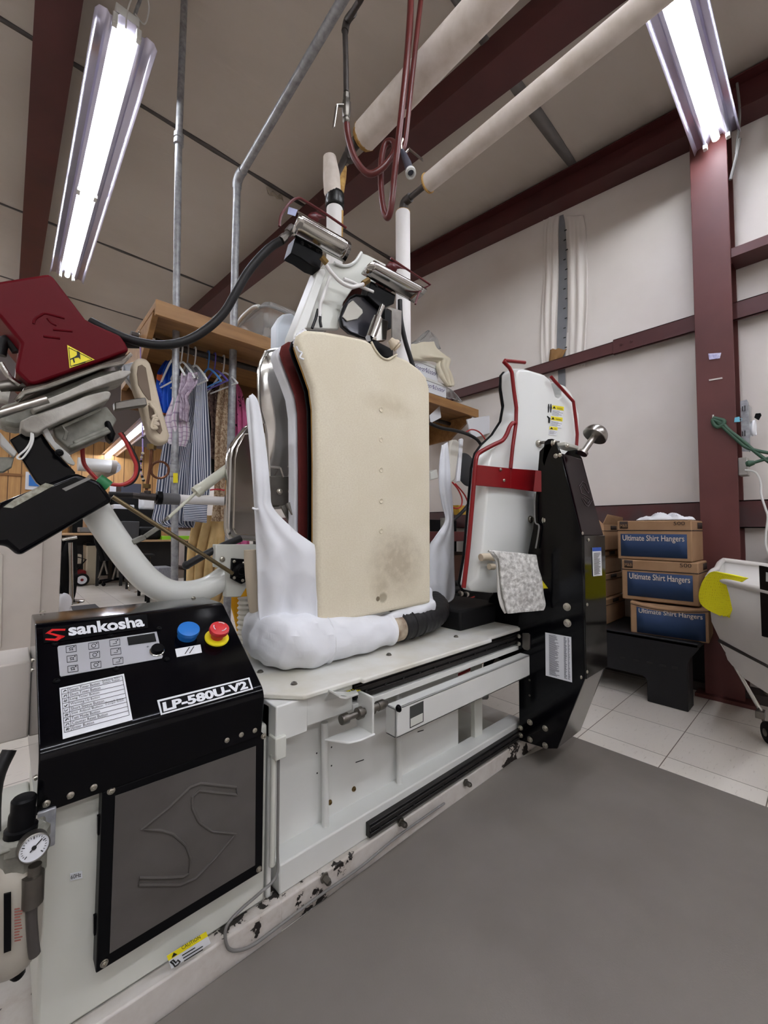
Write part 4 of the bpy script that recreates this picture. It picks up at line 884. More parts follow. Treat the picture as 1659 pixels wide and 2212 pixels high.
layer('gap_shade_layer', 1.056, .006, BLACKS, .98)  # black layer stands in for the shade in the gap between the pads
layer('maroon_pad', 1.10, .012, mat('maroon_felt', (96, 26, 22), 0.9, var=.2, vs=40), 1.0)
layer('rear_body_form', 1.125, .045, WHC, 1.0, label='white padded rear body form')
obj('shoulder_gather', MB().tube(smoothpath(pix(ony(1.03), (660, 716), (645, 728), (640, 742), (645, 756), (654, 770)), 8), [.007 + .0035 * abs(math.sin(i_ * 1.1)) for i_ in range(33)], 12), WHR, PR)
obj('drawstring', MB().tube(smoothpath(pix(ony(.99), (640, 748), (645, 758), (652, 762), (648, 772), (656, 776))), .0025, 8), WHR, PR)
# white cotton expander bags
cb = C(2.835, 480, 700)
lrows = [(536, 862, 545, 850), (534, 880, 558, 872), (540, 950, 571, 945), (545, 1010, 579, 1010), (548, 1060, 583, 1060), (550, 1096, 590, 1100), (552, 1150, 640, 1150), (554, 1190, 688, 1188), (556, 1250, 687, 1235), (558, 1320, 686, 1300), (564, 1360, 688, 1360), (572, 1400, 700, 1392)]
obj('left_expander_bag', sheet(onv((.50, 1.13), (.70, .985)), lrows, 44, 90, fold=.0035, fn=2.3, ph=1, twist=4, bulge=.022, wob=.002), WHC, PR, solid=.006, label='white cotton bag left of the body form')
obj('bag_seam', MB().tube(smoothpath(pix(onv((.49, 1.1), (.70, .96)), (545, 1097), (552, 1100), (558, 1099))), .003, 8), WHR, PR)
rrows = [(955, 962, 966, 955), (950, 1000, 970, 995), (949, 1048, 973, 1048), (955, 1090, 977, 1090), (962, 1124, 979, 1130), (940, 1160, 980, 1175), (928, 1182, 980, 1200), (926, 1240, 981, 1240), (926, 1290, 981, 1288), (925, 1310, 965, 1304), (924, 1325, 940, 1322)]
obj('right_expander_bag', sheet(ony(1.13), rrows, 30, 70, fold=.004, fn=2.4, ph=2, twist=3, bulge=.015), WHC, PR, solid=.006, label='white cotton bag right of the body form')
# gathered roll round the foot of the form
def roll(path, rad, n=26, k=14, seed=3, amp=.09):
    R = random.Random(seed); pts = smoothpath(path, k); rs = smoothpath([V(r, 0, 0) for r in rad], k); mb = MB(); mb.tube(pts, [r.x for r in rs], n)
    for v in mb.b.verts:
        a = math.sin(v.co.x * 61 + v.co.z * 47) * .5 + math.sin(v.co.y * 83 - v.co.x * 39 + v.co.z * 110) * .5
        near = min(range(len(pts)), key=lambda i: (pts[i] - v.co).length_squared); c = pts[near]; v.co = c + (v.co - c) * (1 + amp * a)
        v.co.z = max(v.co.z, .523)
    return mb
yy = 1.035
rp = [V(.66, 1.30, .60), V(.60, 1.2, .60), V(.585, 1.10, .60), V(.615, 1.035, .595), V(.70, 1.02, .59), V(.80, 1.015, .585), V(.89, 1.015, .58), V(.945, 1.015, .578)]
obj('skirt_roll', roll(rp, [.06, .068, .075, .076, .068, .06, .054, .048], amp=.07), WHC, PR, label='white cotton skirt gathered in a roll round the table')
obj('gathered_seam', MB().lathe(V(.70, 1.02, .589), (1, -.1, 0), [(.064, -.006), (.071, 0), (.064, .006)], 30), WHR, PR)
obj('gathered_hem', MB().lathe(V(.945, 1.015, .578), (1, 0, 0), [(.044, -.008), (.051, 0), (.053, .006), (.046, .008)], 30), WHR, PR)
obj('can_joint', MB().cyl(V(.94, 1.015, .577), V(1.01, 1.015, .577), .044, 30), mat('rusty_can', (190, 176, 156), 0.5, 0.2, c2=(96, 66, 44), vs=22), PR)
du = [V(1.0, 1.015, .578), V(1.10, 1.02, .58), V(1.20, 1.035, .585), V(1.285, 1.08, .60), V(1.32, 1.16, .62), V(1.29, 1.24, .635), V(1.2, 1.27, .64)]
mb = MB(); pts = smoothpath(du, 14); mb.tube(pts, [.0465 + .0012 * math.sin(i * 1.9) for i in range(len(pts))], 28)
for v in mb.b.verts: v.co.z = max(v.co.z, .523)
dc = obj('air_duct', mb, RUBBER, PR, label='dark grey taped air duct')
for x_ in (1.005, 1.05, 1.10): obj('duct_band', MB().lathe(V(x_, 1.016 + max(0, (x_ - 1.05) * .1), .579), (1, .05, 0), [(.046, -.004), (.0495, -.002), (.0495, .002), (.046, .004)], 28), RUBBER, dc)
obj('right_skirt', roll([V(1.17, 1.02, .63), V(1.08, 1.02, .622), V(.98, 1.015, .615), V(.9, 1.01, .61)], [.028, .024, .02, .012], amp=.15), WHC, PR)
obj('right_skirt', roll([V(1.22, 1.12, .68), V(1.19, 1.06, .66), V(1.14, 1.02, .625)], [.035, .03, .02], amp=.15), WHC, PR)
obj('concertina_hose', MB().tube([V(.60 + .0, 1.33 + .004 * 0, .53 + .008 * i) for i in range(20)], [.03 if i % 2 else .024 for i in range(20)], 18), mat('ribbed_hose', (200, 196, 186), .6), PR)
# chrome wings on the left
w1 = [(580, 757, 627, 753), (568, 772, 640, 772), (560, 795, 650, 795), (558, 830, 662, 830), (560, 880, 668, 880), (572, 930, 668, 930), (577, 1000, 668, 1000), (580, 1060, 668, 1060), (582, 1100, 668, 1100)]
wg = obj('chrome_wing', sheet(ony(1.26), w1, 16, 40, bulge=.03), CHROME, PR, solid=.006, label='tall polished steel side wing')
obj('wing_rim', MB().tube(smoothpath([PY(a, b, 1.255) for a, b in ((630, 753), (582, 757), (568, 772), (560, 795), (558, 830), (560, 880), (568, 915))], 5), .005, 8), CHROME, wg)
obj('wing_bracket', MB().prism(pix(ony(1.2), (582, 1028), (634, 1028), (636, 1092), (583, 1092)), (0, .012, 0)), STEELD, PR, bevel=.002)
for p in ((604, 1062), (628, 1062)): bolt(wg, PY(p[0], p[1], 1.199), (0, -1, 0), .008, .008)
obj('return_spring', MB().tube([PY(583 + i * .9, 1008 + (2.2 if i % 2 else -2.2) + i * .1, 1.2) for i in range(26)], .0014, 5).tube(pix(ony(1.2), (606, 1010), (612, 1030), (622, 1030), (630, 1012), (622, 1008)), .003, 8), STEEL, PR)
obj('wing_strut', MB().bar(PY(628, 1085, 1.16), PY(676, 1175, 1.1), .035, .008, (0, -1, 0)).bar(PY(612, 1092, 1.2), PY(655, 1175, 1.15), .02, .008, (0, -1, 0)), STEELD, PR)
w2 = [(530, 922), (507, 950), (497, 968), (493, 990), (489, 1140), (492, 1158), (502, 1166), (560, 1170), (566, 1160), (566, 930), (556, 917), (540, 915)]
cw = obj('chrome_sleeve_plate', MB().prism(pix(ony(1.42), *w2), (0, .035, 0)), CHROME, PR, bevel=.012, seg=4, label='rounded mirror steel sleeve plate')
obj('plate_face', MB().prism(pix(ony(1.415), (528, 935), (512, 965), (506, 990), (503, 1140), (510, 1155), (560, 1158), (562, 935)), (0, .01, 0)), mat('soft_mirror_steel', (186, 180, 172), .22, 1.0), cw, bevel=.006)
bx = obj('pivot_bracket', MB().prism(pix(ony(1.3), (466, 1176), (556, 1176), (556, 1232), (520, 1290), (488, 1290), (488, 1226), (466, 1226)), (0, .03, 0)), WHITED, PR, bevel=.003)
bolt(bx, PY(480, 1208, 1.299), (0, -1, 0), .007, .006)
obj('flange_bearing', MB().prism(pix(ony(1.285), (502, 1206), (530, 1208), (534, 1256), (522, 1262), (500, 1250)), (0, .014, 0)).lathe(PY(517, 1232, 1.284), (0, -1, 0), [(.022, 0), (.022, .012), (.012, .016), (.012, .022), (0, .022)], 20), BLACKS, bx, bevel=.002)
for p in ((506, 1213), (526, 1216), (506, 1248), (524, 1254)): bolt(bx, PY(p[0], p[1], 1.283), (0, -1, 0), .004, .005)
obj('cream_pad', MB().tube(smoothpath(pix(ony(1.2), (540, 1188), (541, 1220), (545, 1270), (552, 1320)), 4), [.018] * 13, 14), BEIGE, PR)
# ---- shoulder press unit at the top
c5 = C(3.95, 540, 380); yk = ony(1.2)
pk = c5((640, 745), (720, 742), (790, 765), (850, 762), (900, 730), (935, 680), (952, 655), (1005, 672), (1165, 755), (1090, 900), (880, 960), (800, 1080), (760, 1200), (760, 1310), (480, 1300), (470, 1240), (610, 790))
yo = obj('yoke_unit', MB().prism(pix(yk, *pk), (0, .02, 0)), WHITED, PR, bevel=.004, label='leaning white yoke carrying two chrome shoulder presses')
obj('yoke_edge', MB().prism(pix(ony(1.16), *c5((375, 1440), (372, 1350), (590, 790), (640, 790), (650, 830), (490, 1290), (440, 1335))), (0, .06, 0)), WHITE, yo, bevel=.004)
obj('notch_rim', MB().tube(smoothpath(pix(ony(1.195), *c5((720, 742), (790, 768), (850, 762), (900, 730), (935, 680), (952, 655)))), .006, 8), WHITE, yo)
def press(rows, name, lab):
    A = []; n = 14
    (t0, t1), (m0, m1), (l0, l1) = rows; pts = []
    for k in range(n + 1):
        v = k / n; a = math.pi * v; dep = .045 * math.sin(a)
        def q(p, m_, l): return (p[0] * (1 - v) ** 2 + 2 * m_[0] * v * (1 - v) + l[0] * v * v, p[1] * (1 - v) ** 2 + 2 * m_[1] * v * (1 - v) + l[1] * v * v)
        x0, x1 = q(t0, m0, l0), q(t1, m1, l1); pts.append([ony(1.14)(x0[0] + (x1[0] - x0[0]) * i / 8, x0[1] + (x1[1] - x0[1]) * i / 8) + V(0, -dep, 0) for i in range(9)])
    return obj(name, MB().rows(pts), CHROME, yo, solid=.005, label=lab)
press([c5((405, 305), (775, 545)), c5((325, 410), (800, 650)), c5((345, 500), (805, 738))], 'chrome_shoulder_press', 'polished half round shoulder press')
press([c5((1080, 750), (1447, 970)), c5((930, 770), (1450, 1010)), c5((950, 835), (1395, 1082))], 'chrome_shoulder_press', 'polished half round shoulder press')
obj('press_bracket', MB().prism(pix(ony(1.15), *c5((390, 520), (625, 645), (600, 797), (530, 770), (430, 700), (350, 660))), (0, .05, 0)), BLACKS, yo, bevel=.003)
obj('press_bracket', MB().prism(pix(ony(1.15), *c5((1035, 895), (1245, 1015), (1230, 1090), (1120, 1130), (1000, 1020))), (0, .05, 0)), BLACKS, yo, bevel=.003)
for q in ((445, 575), (510, 597), (575, 640), (1080, 937), (1145, 960)): bolt(yo, ony(1.149)(*c5(q)[0]), (0, -1, 0), .005, .004, 'screw', RUBBER)
obj('finger_guard', MB().tube(smoothpath(pix(ony(1.1), *c5((250, 430), (262, 350), (300, 280), (350, 220), (410, 190), (470, 215), (640, 320), (820, 443))), 4), .004, 8), REDD, yo)
obj('guard_tab', MB().rows([pix(ony(1.12), *c5((490, 340), (520, 310), (560, 310), (640, 355))), pix(ony(1.12), *c5((575, 400), (590, 372), (610, 362), (640, 362)))]), REDD, yo, solid=.003)
obj('finger_guard', MB().tube(pix(ony(1.1), *c5((1200, 702), (1330, 790), (1540, 930), (1480, 960), (1440, 1000), (1410, 1095))), .004, 8), REDD, yo)
obj('guard_tab', MB().rows([pix(ony(1.12), *c5((1160, 770), (1190, 730), (1240, 740), (1330, 795))), pix(ony(1.12), *c5((1240, 830), (1255, 795), (1280, 790), (1340, 800)))]), REDD, yo, solid=.003)
decal(ony(1.11), c5((330, 265), (405, 290), (385, 345), (318, 325)), mat('bluish_tag', (150, 156, 190), .5), yo, 'plastic_tag')
obj('steam_tube', MB().tube(smoothpath(pix(ony(1.12), *c5((650, 760), (700, 830), (780, 910), (860, 945), (930, 935), (985, 915)))), .0065, 10), INSUL2, yo)
obj('steam_tube', MB().tube(smoothpath(pix(ony(1.15), *c5((800, 880), (880, 910), (960, 950), (1050, 990)))), .006, 10), INSUL2, yo)
for q in (((610, 690), (655, 745)), ((965, 920), (1010, 890))): obj('brass_fitting', MB().cyl(ony(1.12)(*c5(q[0])[0]), ony(1.12)(*c5(q[1])[0]), .011, 6), BRASS, yo)
obj('white_tie', MB().tube(smoothpath(pix(ony(1.17), *c5((680, 860), (650, 950), (620, 1040), (600, 1100), (595, 1200))), 4), .006, 8), INSUL2, yo)
obj('black_cable', MB().tube(pix(ony(1.17), *c5((600, 1180), (598, 1240), (607, 1290))), .005, 8).tube(pix(ony(1.18), *c5((580, 1140), (560, 1220), (530, 1300))), .005, 8), RUBBER, yo)
ov = c5((850, 1040), (900, 1016), (1000, 1030), (1070, 1080), (1160, 1170), (1180, 1250), (1160, 1330), (1100, 1390), (1000, 1390), (860, 1340), (790, 1280), (775, 1210), (800, 1120))
om = obj('collar_mould', MB().prism(pix(ony(1.17), *ov), (0, .02, 0)), mat('dark_glossy_mould', (58, 58, 64), .1, .4), yo, bevel=.006)
obj('mould_rim', MB().tube(pix(ony(1.168), *ov), .0035, 8, closed=True), BLACKS, yo)
obj('mould_sheen', MB().prism(pix(ony(1.165), *c5((840, 1090), (880, 1060), (960, 1140), (965, 1170), (920, 1220), (830, 1240), (790, 1200))), (0, .004, 0)), mat('painted_sheen_grey', (176, 172, 160), .3), yo, bevel=.002)  # pale patch paints a sheen onto the glossy dark mould
yc = ony(1.06)
obj('air_cylinder', MB().cyl(yc(*c5((1025, 1390))[0]), yc(*c5((1090, 1215))[0]), .017, 16).cyl(yc(*c5((1090, 1215))[0]), yc(*c5((1130, 1110))[0]), .009, 14), CHROME, yo)
obj('cylinder_block', MB().prism(pix(ony(1.07), *c5((1100, 1200), (1180, 1240), (1165, 1400), (1060, 1410))), (0, .02, 0)), CHROME, yo, bevel=.002)
obj('black_valve', MB().prism(pix(ony(1.09), *c5((1150, 1130), (1210, 1160), (1210, 1300), (1150, 1290))), (0, .03, 0)), BLACKS, yo)
obj('clamp_strip', MB().prism(pix(ony(1.04), *c5((1170, 1130), (1195, 1120), (1295, 1150), (1290, 1410), (1215, 1390), (1210, 1150))), (0, .006, 0)), STEELD, yo, bevel=.001)
obj('tension_knob', MB().lathe(ony(1.0)(*c5((1215, 1420))[0]), (.75, -.3, -.7), [(.01, -.012), (.014, 0), (.02, .008), (.021, .016), (.014, .02), (.019, .024), (.01, .028)], 9), BEIGE, yo)
obj('collar_block', MB().prism(pix(ony(1.04), *c5((1010, 1410), (1080, 1395), (1110, 1420), (1225, 1480), (1225, 1560), (1120, 1545), (1080, 1500), (1060, 1450))), (0, .03, 0)), BLACKS, yo, bevel=.004)
bolt(yo, ony(1.04)(*c5((1060, 1400))[0]), (0, -.4, 1), .006, .01)
obj('black_steam_hose', MB().tube(smoothpath(pix(ony(1.1), (864, 648), (866, 690), (875, 735), (885, 768), (893, 795), (896, 812))), .009, 12), RUBBER, PR)
hz_ = [(607, 520), (586, 533), (560, 558), (533, 592), (508, 635), (484, 675), (450, 708), (405, 735), (355, 745), (310, 741), (270, 730), (230, 712), (196, 695)]
obj('steam_hose', MB().tube(smoothpath([PY(a, b, 1.15 + .02 * i) for i, (a, b) in enumerate(hz_)], 8), .0125, 16), RUBBER, PR, label='heavy black ribbed steam hose')
obj('steam_hose', MB().tube(smoothpath([PY(a, b, 1.15 + .02 * i) for i, (a, b) in list(enumerate(hz_))[-5:]] and [PY(300, 745, 1.36), PY(262, 742, 1.37), PY(225, 722, 1.38), PY(196, 705, 1.39)]), .010, 12), RUBBER, PR)
obj('hose_fitting', MB().tube([PY(607, 520, 1.15), PY(615, 512, 1.15)], .013, 8).tube([PY(615, 512, 1.15), PY(624, 503, 1.15)], .010, 8).tube([PY(622, 504, 1.15), PY(632, 492, 1.15)], .0135, 8), STEELD, PR)
obj('yoke_side_box', MB().prism(pix(ony(1.35), (598, 700), (612, 678), (630, 676), (648, 690), (640, 756), (597, 756)), (0, .05, 0)), mat('pale_blue_white_box', (222, 230, 240), .4), PR, bevel=.006)

# ---- collar and cuff press on its arm at the left
c1 = C(2.95, 0, 550); k = 1.28
CP = obj('cuff_press_cover', MB().prism(pix(ony(k), *c1((-160, 200), (0, 168), (280, 124), (310, 122), (335, 132), (365, 172), (545, 410), (600, 440), (765, 512), (800, 560), (825, 612), (700, 660), (235, 825), (200, 828), (172, 814), (100, 742), (98, 715), (130, 560), (0, 400), (-160, 240))), (0, .2, 0)), REDC, PR, bevel=.008, seg=3, label='dark red sheet metal cuff press cover')
ks = ony(k - .003)
c3b = C(5.027, 0, 560)
for path in (((365, 700), (380, 650), (440, 610), (500, 590), (700, 640)), ((515, 640), (560, 690), (615, 718)), ((575, 762), (785, 782)), ((470, 835), (650, 858))):
    obj('embossed_rib', MB().tube(smoothpath(pix(ony(k), *c3b(*path))), .003, 8), REDC, CP)
pts = c1((428, 576), (603, 670), (443, 724)); tw_ = decal(ony(k - .0005), [pts[0], pts[1], pts[2]], YEL, CP, 'burn_warning_sign', .001, label='yellow triangular hot surface sign')
mb = MB(); Q = pix(ony(k - .0022), *c1((438, 592), (588, 668), (450, 712)))
for i in range(3): mb.bar(Q[i], Q[(i + 1) % 3], .0012, .0006, (0, -1, 0))
mb.prism(pix(ony(k - .002), *c1((490, 614), (508, 622), (513, 668), (500, 655), (472, 660), (478, 688), (470, 690), (462, 665), (448, 672), (448, 664), (478, 650), (490, 640))), (0, -.0005, 0))
mb.prism(pix(ony(k - .002), *c1((470, 703), (545, 682), (545, 688), (470, 709))), (0, -.0005, 0))
obj('burn_symbol', mb, INK, CP, smooth=False)
hd_ = obj('heated_head', MB().prism(pix(ony(k - .01), *c1((160, 840), (300, 815), (700, 672), (830, 628), (835, 640), (790, 690), (640, 720), (300, 850), (120, 950), (110, 930), (150, 850))), (0, .18, 0)), mat('dark_chrome_head', (70, 62, 58), .2, .8), CP, bevel=.003)
obj('head_edge', MB().tube(pix(ony(k - .015), *c1((100, 935), (150, 880), (300, 840), (640, 716), (780, 690), (835, 632))), .005, 8), CHROME, CP)
bu = obj('cuff_buck', MB().prism(pix(ony(k - .03), *c1((195, 962), (400, 880), (600, 790), (760, 737), (832, 738), (836, 752), (790, 785), (700, 812), (500, 885), (330, 955), (220, 1000))), (0, .12, 0)), PADG, CP, bevel=.014, seg=4, label='scorched grey padded cuff buck')
obj('cuff_buck', MB().prism(pix(ony(k - .02), *c1((128, 1060), (200, 1025), (400, 960), (560, 893), (680, 865), (712, 878), (695, 920), (560, 985), (400, 1050), (300, 1098), (240, 1140), (170, 1132), (128, 1105))), (0, .1, 0)), PADG, CP, bevel=.012, seg=4)
obj('buck_core', MB().prism(pix(ony(k + .02), *c1((0, 960), (300, 880), (640, 740), (800, 730), (700, 840), (560, 960), (250, 1080), (100, 1100), (0, 1080))), (0, .1, 0)), MACHG, CP, bevel=.01)
obj('handle_bar', MB().cyl(*pix(ony(k - .06), *c1((-60, 1030), (300, 922))), .0095, 18), STEEL, CP)
obj('casting_frame', MB().prism(pix(ony(k + .03), *c1((340, 1105), (680, 965), (745, 1050), (700, 1140), (455, 1255), (350, 1160))), (0, .1, 0)).bar(*[ony(k + .02)(*p) for p in c1((440, 1232), (700, 1125))], .02, .01).cyl(*[ony(k + .02)(*p) for p in c1((470, 1205), (690, 1110))], .007), MACHG, CP, bevel=.004)
obj('casting_rib', MB().tube(pix(ony(k + .01), *c1((410, 1180), (425, 1130), (400, 1095), (500, 1050), (640, 985))), .004, 8), MACHG, CP)
obj('black_cylinder', MB().prism(pix(ony(k + .02), *c1((665, 1060), (700, 1050), (740, 1140), (720, 1200), (690, 1170))), (0, .05, 0)), BLACKS, CP, bevel=.01)
obj('side_link', MB().prism(pix(ony(k), *c1((262, 1105), (300, 1100), (350, 1190), (440, 1270), (480, 1330), (470, 1345), (430, 1330), (380, 1280), (290, 1170))), (0, .008, 0)), mat('pale_grey_link', (170, 170, 166), .4), CP, bevel=.002)
bolt(CP, ony(k - .001)(*c1((378, 1262))[0]), (0, -1, 0), .007, .006, m=BLACKS)
obj('arm_plate', MB().prism(pix(ony(k + .04), *c1((60, 1180), (150, 1130), (270, 1140), (330, 1230), (480, 1385), (480, 1480), (280, 1490), (230, 1450))), (0, .03, 0)), BLACKG, CP, bevel=.003)
obj('left_rail_plate', MB().prism(pix(ony(k - .02), *c1((0, 1130), (110, 1260), (90, 1290), (0, 1210))), (0, .03, 0)), mat('pale_grey_link', (170, 170, 166), .4), CP, bevel=.002)
obj('left_casting', MB().prism(pix(ony(k), *c1((-20, 1290), (90, 1290), (75, 1350), (20, 1385), (-20, 1385))), (0, .03, 0)), MACHG, CP, bevel=.002)
obj('left_link_rod', MB().tube(smoothpath(pix(ony(k + .03), *c1((0, 690), (60, 780), (130, 830)))), .006, 8), CHROME, CP)
obj('left_pivot_shaft', MB().tube(pix(ony(k + .05), *c1((-10, 850), (60, 835), (165, 835))), .014, 12), STEELD, CP)
obj('left_hose_stub', MB().tube(smoothpath(pix(ony(k + .08), *c1((0, 640), (20, 560), (60, 550), (110, 620)))), .012, 10), RUBBER, CP)
obj('pipe_stub', MB().tube(pix(ony(k + .06), *c1((-30, 900), (20, 900), (60, 910))), .018, 12), PADG, CP)
obj('white_cord_loop', MB().tube(smoothpath(pix(ony(k - .02), *c1((200, 1135), (195, 1190), (165, 1240), (110, 1290), (140, 1300), (190, 1235), (210, 1180), (208, 1140)))), .0022, 8), WCORD, CP)
mh = obj('motor_housing', MB().prism(pix(ony(k - .04), *c1((-60, 1640), (0, 1580), (480, 1388), (555, 1418), (640, 1445), (725, 1568), (118, 1925), (30, 1850), (-60, 1860))), (0, .15, 0)), BLACKG, PR, bevel=.02, seg=5, label='glossy black housing on the cuff press arm')
obj('housing_sticker', MB().prism(pix(ony(k - .042), *c1((90, 1560), (290, 1455), (345, 1470), (80, 1615), (20, 1610))), (0, .001, 0)), mat('pale_sticker', (176, 174, 160), .4, c2=(90, 88, 70), vs=60), mh)
obj('housing_label', MB().prism(pix(ony(k - .042), *c1((395, 1492), (555, 1420), (580, 1430), (420, 1507))), (0, .001, 0)), GREYC, mh)
obj('green_bush', MB().cyl(*[ony(k - .02)(*p) for p in c1((620, 1432), (690, 1480))], .016, 14), GREENP, mh)
ut = smoothpath([PY(a, b, 1.34) for a, b in ((196, 1080), (209, 1106), (246, 1163), (290, 1222), (326, 1258), (368, 1279), (415, 1279), (455, 1266), (492, 1240), (520, 1215))], 8)
obj('support_arm', MB().tube(ut, .036, 28), mat('white_arm_enamel', (226, 228, 224), .22), PR, label='thick white curved tubular arm')
obj('push_rod', MB().cyl(PY(243, 1073, 1.28), PY(503, 1239, 1.27), .0062, 12), ROD, PR)
obj('gas_strut', MB().cyl(PY(427, 1060, 1.40), PY(503, 1004, 1.50), .017, 18).cyl(PY(433, 1056, 1.38), PY(422, 1064, 1.38), .019, 18).cyl(PY(428, 1060, 1.38), PY(360, 1122, 1.34), .005, 12), mat('cream_strut', (206, 206, 190), .3), PR)
obj('strut_spring', MB().tube([PY(364 - i * .9 + (2.5 if i % 2 else -2.5), 1117 + i * .75 + (2.5 if i % 2 else -2.5), 1.33) for i in range(16)], .0022, 6), CHROME, PR)
obj('strut_lug', MB().bar(PY(350, 1134, 1.33), PY(312, 1160, 1.33), .012, .018, (0, -1, 0)).bar(PY(312, 1160, 1.33), PY(284, 1172, 1.33), .014, .028, (0, -1, 0)), MACHG, PR, bevel=.003)
obj('black_grip_bar', MB().tube(smoothpath(pix(ony(1.33), (402, 1222), (440, 1200), (480, 1180), (520, 1163))), .0115, 14).ball(PY(403, 1221, 1.33), .013), RUBBER, PR)
# red and black lines below the cuff press
q7 = [(178, 968), (181, 1000), (195, 1020), (215, 1038), (241, 1046), (264, 1047), (282, 1039), (292, 1025), (294, 1005), (286, 985), (272, 955), (258, 935)]
obj('red_air_line', MB().tube(smoothpath(pix(ony(1.4), *q7)), .0055, 10), HOSER, PR)
obj('black_air_line', MB().tube(smoothpath(pix(ony(1.41), (266, 1049), (285, 1042), (296, 1025), (298, 1003), (289, 980), (275, 955), (262, 935))), .0055, 10), RUBBER, PR)
# cuff mould with gathered cover
cu = obj('cuff_mould', MB().prism(pix(ony(1.36), *c1((850, 700), (860, 672), (890, 655), (935, 655), (960, 690), (985, 770), (1030, 960), (1085, 1150), (1075, 1190), (1050, 1210), (1010, 1205), (960, 1170), (900, 960), (860, 850), (843, 760))), (0, .05, 0)), BEIGE, PR, bevel=.012, seg=4, label='beige covered cuff mould with a drawstring')
for q in (((873, 760), (880, 710), (905, 700), (930, 720), (955, 860), (965, 930), (945, 925), (910, 880), (882, 830)), ((945, 960), (965, 945), (985, 990), (1020, 1060), (1035, 1120), (1020, 1145), (985, 1110), (955, 1040))):
    obj('mould_opening', MB().prism(pix(ony(1.358), *c1(*q)), (0, .004, 0)), TAUPE, cu, bevel=.001)
obj('mould_clamp', MB().prism(pix(ony(1.32), *c1((730, 940), (870, 915), (930, 910), (940, 960), (900, 965), (735, 990))), (0, .03, 0)), STEELD, cu, bevel=.003)
obj('drawstring_knot', MB().tube(smoothpath(pix(ony(1.345), *c1((955, 945), (965, 965), (985, 985), (995, 1020), (975, 1035), (1005, 1045), (985, 1065), (1010, 1080), (970, 1080), (1000, 1105), (965, 1100), (985, 1030)))), .0045, 8), BEIGE, cu)
obj('mould_shell', MB().prism(pix(ony(1.42), *c1((785, 700), (860, 680), (900, 800), (960, 1000), (930, 1000), (870, 880), (800, 780))), (0, .03, 0)), mat('galvanised_shell', (196, 200, 206), .45, .3, var=.2, vs=60), PR, bevel=.004)
# ------------------------------------------------------------------ chenille cloth and things by the tower
hc = onv((1.22, .83), (1.5, .742)); hc2 = onv((1.22, .845), (1.5, .757))
R = root('chenille_cloth', hc(1120, 1320), 'fluffy grey and white sparkly cloth draped over the peg of the pressing head', 'cloth')
fr_ = [c8((515, 1640), (905, 1672)), c8((550, 1650), (912, 1710)), c8((600, 1720), (925, 1790)), c8((612, 1850), (950, 1870)), c8((630, 1990), (965, 1990)), c8((655, 2090), (982, 2080)), c8((670, 2155), (965, 2130))]
obj('front_fold', sheet(hc, [(a[0], a[1], b[0], b[1]) for a, b in fr_], 50, 50, fold=.002, fn=2, bulge=.008, wob=.001), CHEN, R, solid=.007)
bk_ = [c8((512, 1640), (620, 1690)), c8((530, 1650), (630, 1760)), c8((575, 1720), (640, 1850)), c8((588, 1850), (660, 1950)), c8((592, 1990), (670, 2060)), c8((610, 2080), (680, 2110)), c8((650, 2150), (690, 2140))]
obj('back_fold', sheet(hc2, [(a[0], a[1], b[0], b[1]) for a, b in bk_], 20, 50, fold=.002, fn=2), mat('white_towelling', (226, 224, 220), .95, bump=.8, bs=80, bd=.006), R, solid=.008)
# ------------------------------------------------------------------ black stand and hanger boxes
c11 = C(3.614, 1200, 1050)
sx = onx(2.56); zt = .345
S = root('plastic_stand', (2.75, .9, 0), 'black plastic dunnage stand carrying the stacks of hanger boxes', 'stand')
yr = .47
fo = [(yr, zt), (yr + .005, .318), (.512, .262), (.52, .235), (.52, 0), (.70, 0), (.70, .115), (.72, .13), (1.06, .13), (1.08, .115), (1.08, 0), (1.27, 0), (1.27, .235), (1.31, .318), (1.32, zt)]
obj('front_panel', MB().prism([V(2.56, y, z) for y, z in fo], (.03, 0, 0)), PLASB, S, bevel=.004)
obj('rear_panel', MB().prism([V(3.0, y, z) for y, z in fo], (.03, 0, 0)), PLASB, S, bevel=.004)
obj('deck', MB().box(2.56, 3.03, yr, 1.32, zt - .02, zt + .004), PLASB, S, bevel=.004)
for y in (.52, .70 - .03): obj('leg', MB().box(2.59, 2.68, y, y + .03, 0, .3), PLASB, S, bevel=.004)
for q in ((525, 1340), (630, 1362), (735, 1380), (838, 1400), (935, 1418)):
    p = onx(2.559)(*c11(q)[0]); obj('vent_slot', MB().box(2.5575, 2.56, p.y - .014, p.y + .014, p.z - .006, p.z + .006), INK, S, bevel=.002)
